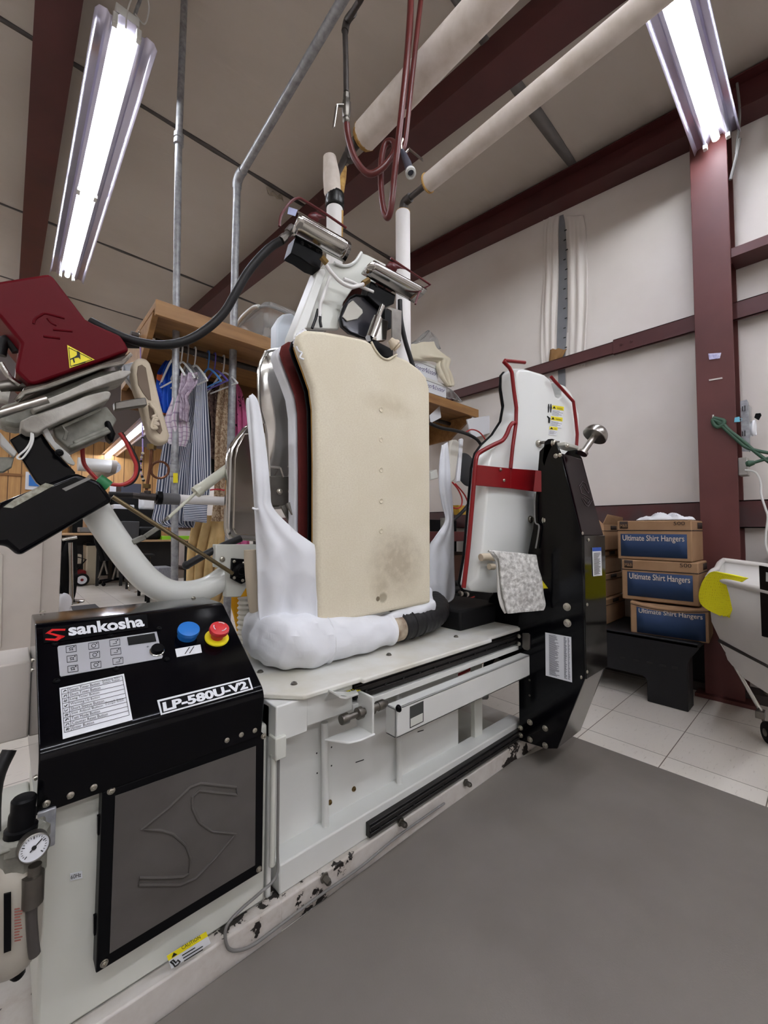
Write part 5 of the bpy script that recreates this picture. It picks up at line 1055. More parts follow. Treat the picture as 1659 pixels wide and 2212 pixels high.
def carton(name, x, yl, yr_, z0, z1, d, label, blue=(.08, .93, .10, .70), line=.74, txt='Ultimate Shirt Hangers', logo=True, num='500', crush=0, tilt=0, group=None, parts=True):
    """cardboard box; front face looks along -x, yl is its left edge (larger y)"""
    W = yl - yr_; Hh = z1 - z0; R_ = root(name, (x + d / 2, (yl + yr_) / 2, z0), label, 'box', group)
    ca, sa = math.cos(tilt), math.sin(tilt); o_ = V(x, yl, z0)
    def T_(a, u, v): # a depth, u 0..1 from left, v 0..1 up
        sag = crush * math.sin(math.pi * u) * v; ww = W * (u - .5)
        return V(x + d / 2 + (a - d / 2) * ca - ww * sa * -1 * 0 - ww * sa, (yl + yr_) / 2 - ww * ca - (a - d / 2) * sa, z0 + Hh * v - sag)
    n = 9; mb = MB(); g = []
    prof_ = [(0, 0)] + []
    lo = [T_(0, i / 8, 0) for i in range(9)] + [T_(d, 1 - i / 8, 0) for i in range(9)]; hi = [T_(0, i / 8, 1) for i in range(9)] + [T_(d, 1 - i / 8, 1) for i in range(9)]
    obj('carton_body', mb.hexa(lo, hi), CARD, R_, bevel=.006, seg=2)
    if not parts: return R_
    e = -.0015
    def strip(nm, u0, u1, v0, v1, m, ee=e, side=False):
        k = 8; f = (lambda u, v: T_(ee, u, v)) if not side else (lambda u, v: T_(u * d, 1, v) + V(-sa * ee, ee, 0) * 1.0)
        return obj(nm, MB().rows([[f(u0 + (u1 - u0) * i / k, v1) for i in range(k + 1)], [f(u0 + (u1 - u0) * i / k, v0) for i in range(k + 1)]]), m, R_, solid=.001)
    strip('printed_panel', *blue, CARDB if txt.startswith('U') else CARDR)
    strip('lid_edge', 0, 1, line, line + .022, CARDD); strip('lid_edge', 0, 1, line, line + .022, CARDD, e, True)
    if txt.startswith('U'):
        b0, b1 = blue[0] + .03, blue[1] - .03
        text(R_, CARDT, txt, T_(-.003, b0, blue[3] - .22), T_(-.003, b1, blue[3] - .22), T_(-.003, b0, blue[3] - .03), bold=.01, lift=.0008)
    if logo:
        strip('maker_mark', .04, .16, .80, .985, CARDD, -.002)
        text(R_, CARD, 'mia' if False else 'M&B', T_(-.0035, .05, .83), T_(-.0035, .15, .83), T_(-.0035, .05, .91), lift=.0008)
    if num: text(R_, CARDD, num, T_(-.0025, .78, .88), T_(-.0025, .92, .88), T_(-.0025, .78, .97), lift=.0008)
    strip('handle_hole', .35, .65, .80, .95, CARDD, e, True)
    return R_
def span(l, r, t, b, x): L = PX(l, (t + b) / 2, x); Rr = PX(r, (t + b) / 2, x); m_ = (l + r) / 2; return L.y, Rr.y, PX(m_, b, x).z, PX(m_, t, x).z
carton('carton', 2.60, .80, .455, .347, .522, .38, 'navy and brown hanger box with buckled sides, lowest of the front stack', blue=(.09, .96, .04, .86), line=.90, logo=False, num='', tilt=-.1, crush=.02)
carton('carton', 2.62, .835, .48, .524, .748, .38, 'brown and navy hanger box in the middle of the front stack', tilt=-.03)
carton('carton', 2.62, .850, .497, .750, .968, .38, 'brown and navy hanger box on top of the front stack, under the white rag', blue=(.05, .94, .08, .66))
for i, (z0, z1, dx, l) in enumerate(((.349, .50, 0, 'lowest box of the side stack beside the black tower'), (.502, .645, .03, 'side stack box second from the bottom, red print turned to the front'), (.647, .79, .01, 'side stack box just under the open one, beside the black tower'))):
    cst = carton('side_carton', 2.66 + dx, 1.33, .955 - .02 * (i == 0), z0, z1, .34, 'plain cardboard ' + l, blue=(.68, .88, .15, .6), txt='R', num='0', logo=False, group='cartons of the side stack')
ob = carton('side_carton', 2.66, 1.34, .94, .792, .95, .34, 'cardboard box with its flap standing open, top of the side stack', blue=(.62, .7, .5, .8), txt='R', num='', logo=False, group='cartons of the side stack')
obj('open_flap', MB().prism([V(2.66, .94, .95), V(2.66, 1.34, .95), V(2.72, 1.34, 1.03), V(2.70, 1.02, 1.02)], (.004, 0, 0)).prism([V(2.66, .94, .95), V(3.0, .94, .95), V(2.98, .93, 1.0), V(2.68, .92, 1.01)], (0, .004, 0)), CARD, ob)
# crumpled white rag
R_ = random.Random(5); rw = []
for j in range(16):
    rw.append([])
    for i in range(40):
        u, v = i / 39, j / 15; e_ = math.sin(math.pi * u) ** .5 * math.sin(math.pi * v) ** .6
        rw[-1].append(V(2.64 + .17 * v + .01 * math.sin(u * 14), .755 - .24 * u + .008 * math.sin(v * 9 + u * 5), .972 + e_ * (.012 + .022 * abs(math.sin(u * 9 + v * 3)) + .012 * math.sin(u * 23 + v * 17) ** 2)))
rg_ = obj('white_rag', MB().rows(rw), WHR, solid=.003, label='crumpled white cotton rag lying on the topmost navy hanger box', cat='rag')
# ------------------------------------------------------------------ grey tub cart with yellow cloth
zr = .70
A = PZ(1530, 1247, zr); n1 = (PZ(1659, 1270, zr) - PZ(1593, 1255, zr)).normalized(); n2 = V(1, .03, 0).normalized()
B_ = A + n1 * .62; D_ = A + n2 * .5; E_ = D_ + V(0, -.5, 0)
tc = (A + B_ + D_ + E_) / 4
def tubring(sc, z, dz=None): return [tc + (p - tc) * sc + V(0, 0, z - p.z) for p in (A, B_, E_, D_)]
def dens(Q, z_of):
    out = []
    for i in range(4):
        a, b = Q[i], Q[(i + 1) % 4]
        for k in range(10): p = a.lerp(b, k / 10); out.append(p + V(0, 0, z_of(i, k / 10)))
    return out
def rimz(side, t):   # the far side of the rim stands higher, with a step
    if side == 2: return t * .055
    if side == 3: s_ = 1 - t; return s_ * .04 + .015 * max(0, min(1, (s_ - .55) / .1)) + .008 * math.sin(math.pi * min(1, s_ / .5))
    return 0
TB = root('tub_cart', (tc.x, tc.y, 0), 'light grey plastic tub on a wheeled metal frame at the right edge', 'cart')
mb = MB(); rings = [dens(tubring(1.0, zr), rimz), dens(tubring(.95, .50), lambda s, t: 0), dens(tubring(.78, .40), lambda s, t: 0), dens(tubring(.70, .335), lambda s, t: 0), dens(tubring(.50, .27), lambda s, t: 0)]
vv = [[mb.b.verts.new(p) for p in r] for r in rings]
for a, b in zip(vv, vv[1:]):
    for i in range(len(a)): mb.b.faces.new((a[i], a[(i + 1) % len(a)], b[(i + 1) % len(a)], b[i]))
mb.b.faces.new(vv[-1])
obj('tub', mb, TUBW, TB, solid=.008)
obj('rolled_rim', MB().tube(rings[0], .0125, 12, closed=True), TUBW, TB)
obj('frame_ring', MB().tube(tubring(.825, .415), .010, 10, closed=True), DARKP, TB)
cs_ = onz(0)(1645, 1600)
lg = PX(1607, 1372, A.x - .0)
fl = tubring(.825, .415)[0]
obj('leg', MB().tube([fl, V(cs_.x, cs_.y, .13)], .008, 10), CHROME, TB)
fl2 = tubring(.825, .415)[2]; obj('leg', MB().tube([fl2, V(fl2.x, fl2.y, .13)], .008, 10), CHROME, TB)
fl3 = tubring(.825, .415)[1]; obj('leg', MB().tube([fl3, V(fl3.x, fl3.y, .13)], .008, 10), CHROME, TB)
for (x_, y_) in ((cs_.x, cs_.y), (fl2.x, fl2.y), (fl3.x, fl3.y)):
    wh = obj('caster_wheel', MB().lathe(V(x_ - .01, y_ - .028, .046), V(.5, -.86, 0), [(.02, -.016), (.042, -.014), (.046, -.009), (.046, .009), (.042, .014), (.02, .016)], 30), BLACKM, TB)
    obj('wheel_hub', MB().lathe(V(x_ - .01, y_ - .028, .046), V(.5, -.86, 0), [(.012, -.02), (.016, -.018), (.016, .018), (.012, .02)], 16), STEELD, wh)
    obj('caster_fork', MB().bar(V(x_, y_, .13), V(x_ - .002, y_ - .0, .10), .06, .03, (0, 1, 0)).bar(V(x_ + .012, y_ + .0, .115), V(x_ + .0, y_ - .018, .046), .022, .004, (.5, -.86, 0)), STEELD, TB, bevel=.002)
nb = onn(A + V(-.006, -.01, 0), V(-n1.y, n1.x, 0).normalized() * 1.0)
c15 = c11
bp = obj('black_side_bracket', MB().prism(pix(onn(A + V(-.02, .0, 0), V(n1.y, -n1.x, 0)), (1645, 1222), (1700, 1232), (1700, 1385), (1651, 1376)), (.012, .008, 0)), BLACKS, TB, bevel=.002)
obj('bracket_label', MB().prism(pix(onn(A + V(-.0225, .0, 0), V(n1.y, -n1.x, 0)), (1655, 1236), (1700, 1244), (1700, 1262), (1655, 1256)), (.001, .0007, 0)), LABW, bp)
for q in ((1651, 1228), (1655, 1290)): pass
# yellow mesh cloth hanging over the tub corner
yr_ = [c11((1245, 665), (1500, 718)), c11((1205, 680), (1470, 735)), c11((1160, 740), (1432, 765)), c11((1135, 815), (1420, 830)), c11((1130, 870), (1408, 890)), c11((1148, 925), (1392, 945)), c11((1215, 975), (1365, 990)), c11((1300, 1010), (1345, 1018))]
pyl = onv((A.x - .035, A.y + .02), (A.x - .035 + n1.x, A.y + .02 + n1.y * 1.6))
yc_ = obj('mesh_cloth', sheet(pyl, [(a[0], a[1], b[0], b[1]) for a, b in yr_], 40, 40, fold=.005, fn=1.7, ph=2, bulge=.022, twist=2), YMESH, solid=.012, sub=1, label='bright yellow mesh cloth hanging over the corner of the grey tub', cat='cloth')
bko = [(a[0] + 6, a[1] + 2, b[0] - 3, b[1]) for a, b in yr_]
# wooden table leg and round basket behind the tub
tl_ = root('side_table', (3.0, .2, 0), 'weathered wooden table legs standing behind the grey tub', 'table')
pp = PZ(1645, 1525, 0)
gw = mat('weathered_wood', (168, 156, 142), .7, c2=(130, 116, 104), vs=8)
obj('leg', MB().cyl(V(3.0, .255, 0), V(3.0, .255, .56), .022, 16), gw, tl_)
obj('leg', MB().cyl(V(3.0, -.25, 0), V(3.0, -.25, .56), .022, 16), gw, tl_)
obj('stretcher', MB().cyl(V(3.0, .255, .28), V(3.0, -.25, .28), .011, 10), gw, tl_)
obj('top', MB().box(2.90, 3.06, -.3, .29, .56, .585), gw, tl_, bevel=.003)
bs = onx(2.95)(1659, 1205)
obj('basket', MB().lathe((2.985, .15, .586), (0, 0, 1), [(.07, 0), (.08, .01), (.085, .08), (.085, .16), (.07, .25), (.045, .31), (.0, .335)], 26), mat('striped_basket', (150, 132, 112), .7, c2=(104, 88, 74), vs=30, stretch=(1, 1, .1)), bevel=0, label='brown striped domed basket on the wooden side table by the column', cat='basket')
# green cord, plate, caddy on the column
c14 = C(4.81, 1480, 840)
gp = onx(2.865); R = root('extension_cord', gp(1553, 905), 'dark green extension cord looped over a peg on the maroon column', 'cord')
obj('cord_loop', MB().tube(smoothpath(pix(gp, *c14((290, 300), (330, 310), (400, 330), (395, 370), (340, 395), (300, 370), (290, 320), (340, 340), (380, 360)))), .010, 10), GRNC, R)
obj('cord_run', MB().tube(smoothpath(pix(gp, *c14((340, 350), (430, 430), (560, 550), (640, 610), (760, 645), (900, 670)))), .0085, 10), GRNC, R)
obj('cord_run', MB().tube(smoothpath(pix(gp, *c14((380, 345), (470, 440), (600, 540), (700, 630), (800, 710), (930, 800)))), .0085, 10), GRNC, R)
obj('cord_run', MB().tube(smoothpath(pix(gp, *c14((720, 765), (800, 740), (930, 700)))), .0085, 10), GRNC, R)
obj('cord_plug', MB().tube(pix(gp, *c14((630, 785), (660, 778), (720, 765))), [.011, .018, .011], 12), GRNC, R)
obj('peg', MB().cyl(gp(*c14((290, 270))[0]), gp(*c14((292, 315))[0]), .004, 8), WHITE, R)
R = root('power_outlet', V(2.9, .325, 1.12), 'grey outlet box on the side of the maroon column with a white plug', 'outlet')
oy = ony(.335)
ox = PX(1601, 1000, 2.93)
obj('box', MB().box(2.90, 2.99, .30, .338, PX(1600, 1028, 2.93).z, PX(1600, 990, 2.93).z), mat('grey_outlet', (160, 156, 150), .5), R, bevel=.004)
obj('white_cord', MB().tube(smoothpath(pix(onx(2.90), *c14((620, 845), (700, 855), (750, 890), (785, 980), (790, 1100), (830, 1230), (858, 1330), (840, 1500), (838, 1620), (870, 1720)))), .005, 8), WCORD, R)
R = root('steel_bracket', V(2.95, .32, 1.5), 'galvanised slotted bracket fixed beside the maroon column', 'bracket')
qb = onx(2.93)
obj('channel', MB().prism(pix(qb, (1599, 867), (1613, 863), (1617, 975), (1603, 975)), (.006, 0, 0)).prism(pix(qb, (1613, 863), (1616, 868), (1620, 975), (1617, 975)), (.03, 0, 0)), GALV, R)
for yy_ in (882, 936): obj('slot', MB().tube(pix(onx(2.925), (1604, yy_ - 4), (1604, yy_ + 6), (1609, yy_ + 6), (1609, yy_ - 6)), .002, 6), INK, R)
obj('clear_holder', MB().prism(pix(onx(2.96), (1616, 872), (1623, 880), (1624, 935), (1618, 950)), (.004, 0, 0)), GLASSP, R)
R = root('work_gloves', onx(3.0)(1625, 930), 'white glove and black tag stuffed in the bracket pocket beside the column', 'glove')
obj('glove', sheet(onx(2.97), [(1618, 914, 1632, 906), (1617, 925, 1634, 922), (1618, 938, 1634, 938), (1620, 944, 1631, 940)], 14, 14, fold=.006, fn=2, bulge=.02, dirv=(-1, 0, 0)), WHR, R, solid=.006, sub=1)
obj('black_tag', MB().prism(pix(onx(2.96), (1632, 893), (1643, 892), (1645, 897), (1639, 908), (1629, 902)), (.004, 0, 0)), BLACKS, R, bevel=.002)
o = obj('binder_clip', MB().prism(pix(onx(2.874), (1587, 902), (1597, 900), (1598, 911), (1586, 912)), (.006, 0, 0)).tube(pix(onx(2.87), (1597, 903), (1603, 905), (1603, 908), (1598, 910)), .001, 6), mat('light_blue_clip', (110, 190, 214), .4), label='small light blue clip on the edge of the maroon column', cat='clip')
# ------------------------------------------------------------------ wooden shelf over the press with its garment rail
SH = root('wooden_shelf', (1.7, 2.3, 1.9), 'long pine shelf board seen from below behind the press', 'shelf')
obj('board', MB().box(.46, 2.93, 2.03, 2.72, 1.90, 1.93), WOOD, SH, bevel=.002)
obj('front_lip', MB().box(.46, 2.93, 2.01, 2.03, 1.865, 1.935), WOOD, SH, bevel=.002)
obj('end_support', MB().prism([V(.46, 2.06, 1.895), V(.46, 2.72, 1.895), V(.46, 2.72, 1.70), V(.46, 2.3, 1.72), V(.46, 2.12, 1.84)], (.025, 0, 0)), WOOD, SH, bevel=.002)
obj('end_support', MB().prism([V(2.9, 2.06, 1.895), V(2.9, 2.72, 1.895), V(2.9, 2.72, 1.70), V(2.9, 2.3, 1.72), V(2.9, 2.12, 1.84)], (.025, 0, 0)), WOOD, SH, bevel=.002)
obj('back_board', MB().box(.46, 2.93, 2.72, 2.74, 1.60, 1.93), WOODD, SH, bevel=.002)
ry, rz_ = 2.30, PY(470, 775, 2.30).z
RL = obj('garment_rail', MB().cyl(V(.42, ry, rz_), V(2.92, ry, rz_), .017, 16), DARKP, label='dark steel garment rail under the pine shelf', cat='rail')
RL.data.transform(Matrix.Identity(4))
fe = obj('rail_ferrule', MB().lathe(PY(327, 732, ry - .0), (1, 0, 0), [(.019, -.06), (.022, -.058), (.022, -.008), (.026, -.006), (.026, .012), (.02, .014)], 16), CHROME, RL)
def hanger(px_, m, label, hook=None, drop=.115, wd=.10, flat=.0, rot=.15, yof=0):
    p = PY(px_, 790, ry); x = p.x; z = rz_ + .017
    R_ = root('clothes_hanger', (x, ry, z - .1), label, 'hanger')
    hk = [V(x - .0, ry + .016, z - .03), V(x, ry + .022, z - .005), V(x, ry + .008, z + .008), V(x, ry - .012, z + .006), V(x, ry - .018, z - .02), V(x, ry - .01, z - .06), V(x, ry, z - .09)]
    obj('hook', MB().tube(smoothpath(hk, 4), .004, 8), m, R_)
    d_ = V(math.sin(rot), -math.cos(rot), 0); ap = V(x, ry, z - .09)
    L, Rr = ap - d_ * .17 + V(0, 0, -drop), ap + d_ * .15 + V(0, 0, -drop)
    obj('shoulder_bar', MB().tube(smoothpath([L, L.lerp(ap, .5) + V(0, 0, .012), ap, Rr.lerp(ap, .5) + V(0, 0, .012), Rr], 5), .0055, 8).tube([L, Rr], .0045, 8), m, R_)
    return R_
WHP = mat('white_hanger_plastic', (236, 238, 238), .4)
hanger(372, WHP, 'white plastic hanger on the rail, holding the blue tropical shirt', rot=.12)
hanger(391, WHP, 'white plastic hanger on the rail, holding the plaid ruffled blouse', rot=.15)
hanger(404, mat('wire_hanger', (170, 170, 168), .4, .6), 'thin wire hanger between the white ones over the striped dress', rot=.05)
hanger(420, WHP, 'white plastic hanger carrying the navy striped dress', rot=.12)
hanger(449, mat('blue_hanger', (82, 148, 222), .4), 'bright blue plastic hanger left of the purple one', rot=.12, drop=.10)
hanger(463, mat('purple_hanger', (104, 92, 186), .4), 'purple plastic hanger on the rail', rot=.12, drop=.09)
hanger(482, WHP, 'white plastic hanger right of the purple one, with the lace coat', rot=.15, drop=.09)
c16 = C(4.81, 320, 700)
def garment(name, pl, rows, m, label, cat, nu=36, nv=50, **k):
    sol = k.pop('solid', .004)
    return obj(name, sheet(pl, rows, nu, nv, **k), m, label=label, cat=cat, solid=sol)
def gr(*r): return [c16((a, b), (c, d)) and (c16((a, b))[0] + c16((c, d))[0]) for a, b, c, d in r]
R = root('printed_shirt', ony(2.5)(365, 850), 'blue shirt with a bright tropical print, leftmost on the rail', 'shirt')
obj('printed_front', sheet(ony(2.46), gr((185, 385, 240, 378), (110, 500, 250, 480), (90, 620, 250, 620), (80, 720, 240, 720), (115, 900, 235, 900), (160, 935, 230, 938)), 20, 26, fold=.012, fn=2, bulge=.03), BLUEP, R, solid=.004)
obj('blue_lining', sheet(ony(2.43), gr((200, 400, 330, 400), (160, 500, 330, 490), (160, 640, 330, 640), (150, 800, 320, 780), (160, 900, 290, 860), (165, 925, 230, 915)), 20, 26, fold=.014, fn=2.5, bulge=.02), BLUE, R, solid=.004)
R = root('striped_dress', ony(2.34)(400, 1000), 'long navy and white striped shirt dress', 'dress')
obj('sleeve', sheet(ony(2.27), gr((530, 500, 600, 515), (505, 700, 612, 640), (480, 1000, 632, 1000), (455, 1300, 645, 1300), (440, 1600, 648, 1600), (435, 1780, 640, 1780)), 24, 50, fold=.014, fn=1.3, bulge=.03, ph=1), STRIPES, R, solid=.004)
obj('cuff', sheet(ony(2.25), gr((380, 1850, 620, 1870), (370, 1950, 615, 1965), (366, 2040, 612, 2068)), 16, 10, fold=.01, fn=1.2, bulge=.02), STRIPEH, R, solid=.006)
obj('bodice', sheet(ony(2.36), gr((395, 430, 540, 500), (380, 600, 560, 620), (330, 900, 560, 900), (200, 1150, 540, 1150), (160, 1260, 540, 1260)), 30, 30, fold=.012, fn=3), STRIPE, R, solid=.004)
obj('skirt', sheet(ony(2.32), gr((165, 1240, 560, 1240), (130, 1450, 540, 1450), (95, 1700, 530, 1700), (70, 1900, 520, 1900), (55, 2060, 500, 2060), (210, 2110, 490, 2115)), 60, 50, fold=.018, fn=4.2, twist=1), STRIPE, R, solid=.004)
obj('collar', sheet(ony(2.33), gr((405, 430, 470, 420), (400, 480, 560, 500), (420, 520, 600, 530)), 12, 8, fold=.01, fn=1), STRIPE, R, solid=.004)
R = root('ruffled_blouse', ony(2.24)(385, 880), 'white and purple plaid blouse with frayed ruffles over the striped dress', 'blouse')
obj('blouse_body', sheet(ony(2.2), gr((300, 640, 420, 620), (250, 800, 420, 720), (180, 990, 420, 960), (200, 1100, 425, 1100), (200, 1220, 415, 1180), (230, 1250, 380, 1275)), 30, 34, fold=.012, fn=2.6, bulge=.02), PLAID, R, solid=.003)
obj('ruffle', sheet(ony(2.17), gr((360, 520, 510, 500), (340, 640, 515, 620), (320, 700, 420, 760), (345, 800, 425, 850), (350, 900, 410, 930), (360, 1000, 405, 1020)), 24, 34, fold=.022, fn=2.2, ph=2), mat('lilac_ruffle', (204, 190, 206), .9, c2=(150, 128, 150), vs=60), R, solid=.003)
garment('brown_blouse', ony(2.44), gr((620, 740, 780, 560), (625, 800, 770, 660), (640, 900, 760, 900), (660, 1100, 740, 1100), (660, 1400, 700, 1400)), BROWNP, 'brown swirl patterned blouse hanging behind the striped sleeve', 'blouse', fold=.02, fn=2)
garment('lace_coat', ony(2.38), gr((770, 570, 845, 600), (740, 700, 880, 700), (715, 900, 890, 900), (700, 1200, 860, 1200), (690, 1500, 850, 1500), (680, 1800, 840, 1800), (660, 2000, 840, 2000), (660, 2050, 830, 2050)), LACE, 'long beige lace coat next to the striped dress', 'coat', fold=.022, fn=2, bulge=.03)
garment('gap_shade_sheet', ony(2.5), gr((620, 600, 900, 640), (620, 1000, 900, 1000), (640, 1400, 900, 1400), (660, 1600, 880, 1600)), BLACKM, 'added black sheet painting the shade in the gap behind the lace coat', 'dress', fold=.02, fn=2)  # black sheet added where only a shaded gap shows behind the garments
garment('plush_gown', ony(2.46), gr((490, 1990, 900, 1990), (470, 2100, 880, 2100), (420, 2350, 850, 2350), (400, 2600, 830, 2600), (390, 2760, 830, 2780), (380, 2860, 800, 2900)), PLUSH, 'cream plush gown with deep vertical folds reaching down behind the white arm', 'gown', nu=60, nv=40, fold=.03, fn=4.5, solid=.01)
garment('pink_dress', ony(2.52), gr((890, 620, 930, 620), (880, 700, 975, 700), (880, 850, 1010, 850), (880, 1000, 1030, 1000), (880, 1300, 1040, 1300), (850, 1900, 1040, 1900), (800, 2300, 1050, 2300), (780, 2550, 1060, 2550), (800, 2680, 1040, 2700)), PINK, 'bright pink dress with dark print, its ragged hem above the mustard cloth', 'dress', fold=.02, fn=3)
garment('mustard_cloth', ony(2.56), gr((820, 2560, 1120, 2560), (830, 2800, 1130, 2800), (880, 3000, 1150, 3000), (940, 3300, 1160, 3300), (980, 3420, 1160, 3420)), MUSTARD, 'mustard yellow cloth hanging low behind the press', 'garment', fold=.03, fn=2.5)
o = obj('red_strap', MB().tube(smoothpath(pix(ony(2.3), (450, 1059), (470, 1057), (490, 1060))), .004, 6), mat('red_strap', (214, 50, 70), .6), label='thin red strap across the lace coat', cat='strap')
# things on the shelf
c5_ = c5
R = root('clear_bin', PY(600, 700, 2.25), 'clear plastic bin with a white handle rim on the shelf', 'bin')
pb = ony(2.12); lo = pix(pb, (575, 733), (640, 752)); 
zb = 1.936; bx0, bx1 = PY(552, 700, 2.2).x, PY(690, 700, 2.2).x
def rr(x0, x1, y0, y1, z, r=.05, n=5):
    out = []
    for cx, cy, a0 in ((x1 - r, y1 - r, 0), (x0 + r, y1 - r, 90), (x0 + r, y0 + r, 180), (x1 - r, y0 + r, 270)):
        for k in range(n + 1): a = math.radians(a0 + 90 * k / n); out.append(V(cx + r * math.cos(a), cy + r * math.sin(a), z))
    return out
zt_ = PY(600, 672, 2.2).z
mb = MB(); vv = [[mb.b.verts.new(p) for p in r] for r in (rr(bx0 + .05, bx1 - .04, 2.16, 2.42, zb), rr(bx0 + .02, bx1 - .01, 2.12, 2.46, zt_ - .07), rr(bx0, bx1, 2.1, 2.48, zt_ - .05), rr(bx0 + .03, bx1 - .03, 2.13, 2.45, zt_))]
mb.b.faces.new(vv[0])
for a, b in zip(vv, vv[1:]):
    for i in range(len(a)): mb.b.faces.new((a[i], a[(i + 1) % len(a)], b[(i + 1) % len(a)], b[i]))
mb.b.faces.new(vv[-1])
obj('bin_shell', mb, GLASSP, R, bevel=.004)
obj('rim', MB().tube(rr(bx0, bx1, 2.1, 2.48, zt_ - .05), .007, 8, closed=True), GLASSP, R)
obj('latch_handle', MB().tube(smoothpath([V(bx0 - .005, 2.15, zt_ - .045), V(bx0 - .012, 2.22, zt_ - .03), V(bx0 - .012, 2.36, zt_ - .03), V(bx0 - .005, 2.44, zt_ - .045)]), .011, 10), WHITE, R)
def wbox(px0, px1, pt, pb_, y, dpt, label, name='white_box', txt=None):
    a = PY(px0, pb_, y); b = PY(px1, pb_, y); z0 = min(PY((px0 + px1) / 2, pb_, y).z, 9); z1 = PY((px0 + px1) / 2, pt, y).z
    R_ = root(name, ((a.x + b.x) / 2, y, z0), label, 'box')
    obj('box_body', MB().box(a.x, b.x, y, y + dpt, z0, z1 - .02), LABW, R_, bevel=.002)
    obj('lid', MB().box(a.x - .004, b.x + .004, y - .006, y + dpt + .004, z1 - .022, z1), WHITE, R_, bevel=.002)
    if txt: text(R_, mat('grey_violet_script', (110, 104, 140), .6), txt, V(a.x + (b.x - a.x) * .2, y - .002, z0 + (z1 - z0) * .3), V(b.x - (b.x - a.x) * .1, y - .002, z0 + (z1 - z0) * .36), V(a.x + (b.x - a.x) * .3, y - .002, z0 + (z1 - z0) * .62))
    return R_
wbox(880, 964, 816, 846, 2.06, .3, 'white gift box printed with script, lower of the two on the shelf', txt='HeartNotes')
wbox(872, 946, 778, 812, 2.06, .3, 'white gift box printed with script, upper of the two on the shelf', txt='HeartNotes')
c10 = C(3.158, 860, 700)
def g10(*r): return [c10((a, b))[0] + c10((c, d))[0] for a, b, c, d in r]
tp_ = ony(2.04)
o = obj('cream_bag', sheet(tp_, g10((70, 150, 240, 118), (60, 200, 262, 170), (60, 240, 330, 230), (250, 250, 350, 250), (265, 300, 340, 300), (280, 350, 360, 340), (300, 380, 378, 400), (330, 420, 372, 425)), 30, 40, fold=.012, fn=2.5, bulge=.05, wob=.006), mat('cream_bag_cotton', (224, 216, 194), .85), solid=.02, sub=1, label='cream cotton bag slumped over the white gift boxes', cat='bag')
o['category'] = 'bag'
o = obj('plastic_bag', sheet(ony(2.1), g10((205, 45, 225, 50), (150, 85, 260, 90), (95, 125, 280, 130), (90, 140, 290, 170)), 24, 20, fold=.012, fn=3, bulge=.04, wob=.01), GLASSP, solid=.003, label='crumpled clear plastic bag on top of the cream bag', cat='bag')
o = obj('bubble_wrap', sheet(ony(2.1), g10((320, 430, 350, 440), (315, 460, 400, 480), (310, 495, 440, 530)), 20, 14, fold=.01, fn=3, bulge=.03), GLASSP, solid=.003, label='sheet of clear plastic wrap at the right end of the shelf', cat='wrap')
o = obj('white_card', MB().prism(pix(ony(2.08), (928, 897), (950, 877), (953, 902), (930, 914)), (0, .003, 0)), LABW, label='white card hanging under the shelf beside the body form', cat='card')
o = obj('display_board', MB().prism(pix(ony(2.0), (1010, 905), (1058, 897), (1061, 935), (1020, 948)), (0, .02, 0)), LABW, bevel=.006, label='white rounded panel under the right end of the shelf', cat='panel')
o = obj('tape_roll', MB().lathe(PY(999, 912, 2.28), (1, .2, 0), [(.03, -.015), (.045, -.013), (.045, .013), (.03, .015)], 24), WHITE, label='white ring around the right end of the garment rail', cat='ring')
# second press behind: two white sleeve pads, dark oval, hoses
R = SP = root('sleeve_press', (2.15, 1.9, 0), 'second press behind with two narrow white pads and a dark oval head', 'press')
sy = ony(1.75)
obj('sleeve_pad', MB().prism(pix(sy, *c10((355, 830), (370, 790), (400, 788), (418, 810), (415, 860), (390, 1060), (365, 1083), (352, 1070))), (0, .03, 0)), mat('off_white_pad', (216, 212, 202), .85), R, bevel=.008)
obj('sleeve_pad', MB().prism(pix(sy, *c10((425, 785), (437, 778), (447, 785), (425, 1075), (400, 1078), (408, 1000))), (0, .02, 0)), WHR, R, bevel=.005)
obj('oval_head', MB().lathe(sy(*c10((505, 990))[0]) + V(0, .06, 0), (0, -1, .1), [(.05, 0), (.115, .004), (.125, .012), (.115, .02), (0, .022)], 30), mat('dark_oval', (34, 36, 40), .5), R)
for o_ in [bpy.data.objects[-1]] if False else []: pass
obj('pivot_block', MB().prism(pix(ony(1.7), *c10((222, 1010), (265, 990), (275, 1050), (225, 1065))), (0, .05, 0)), WHITED, R, bevel=.004)
obj('frame_post', MB().box(1.95, 2.0, 1.9, 1.95, 0.0, .95).box(2.35, 2.4, 1.9, 1.95, 0, 1.0), MACHG, R)
obj('press_body', MB().box(1.85, 3.0, 1.95, 2.4, 0.0, .72), mat('dark_brown_cabinet', (74, 44, 32), .6), R, bevel=.004)
obj('press_back', MB().box(1.85, 3.0, 2.3, 2.4, .72, 1.0), BLACKM, R, bevel=.004)
obj('shelf_tray', MB().box(1.8, 3.0, 1.85, 2.3, .83, .90), mat('dark_red_tray', (88, 40, 40), .5), R, bevel=.003)
obj('black_hose', MB().tube(smoothpath(pix(ony(1.65), *c10((220, 680), (300, 710), (380, 725), (470, 750), (540, 790), (580, 850)))), .011, 10), RUBBER, R)
obj('black_hose', MB().tube(smoothpath(pix(ony(1.65), *c10((370, 1340), (430, 1290), (480, 1230), (500, 1180)))), .012, 10), RUBBER, R)
obj('red_hose', MB().tube(smoothpath(pix(ony(1.66), *c10((460, 740), (500, 720), (550, 735), (590, 780), (600, 820)))), .005, 8), HOSER, R)
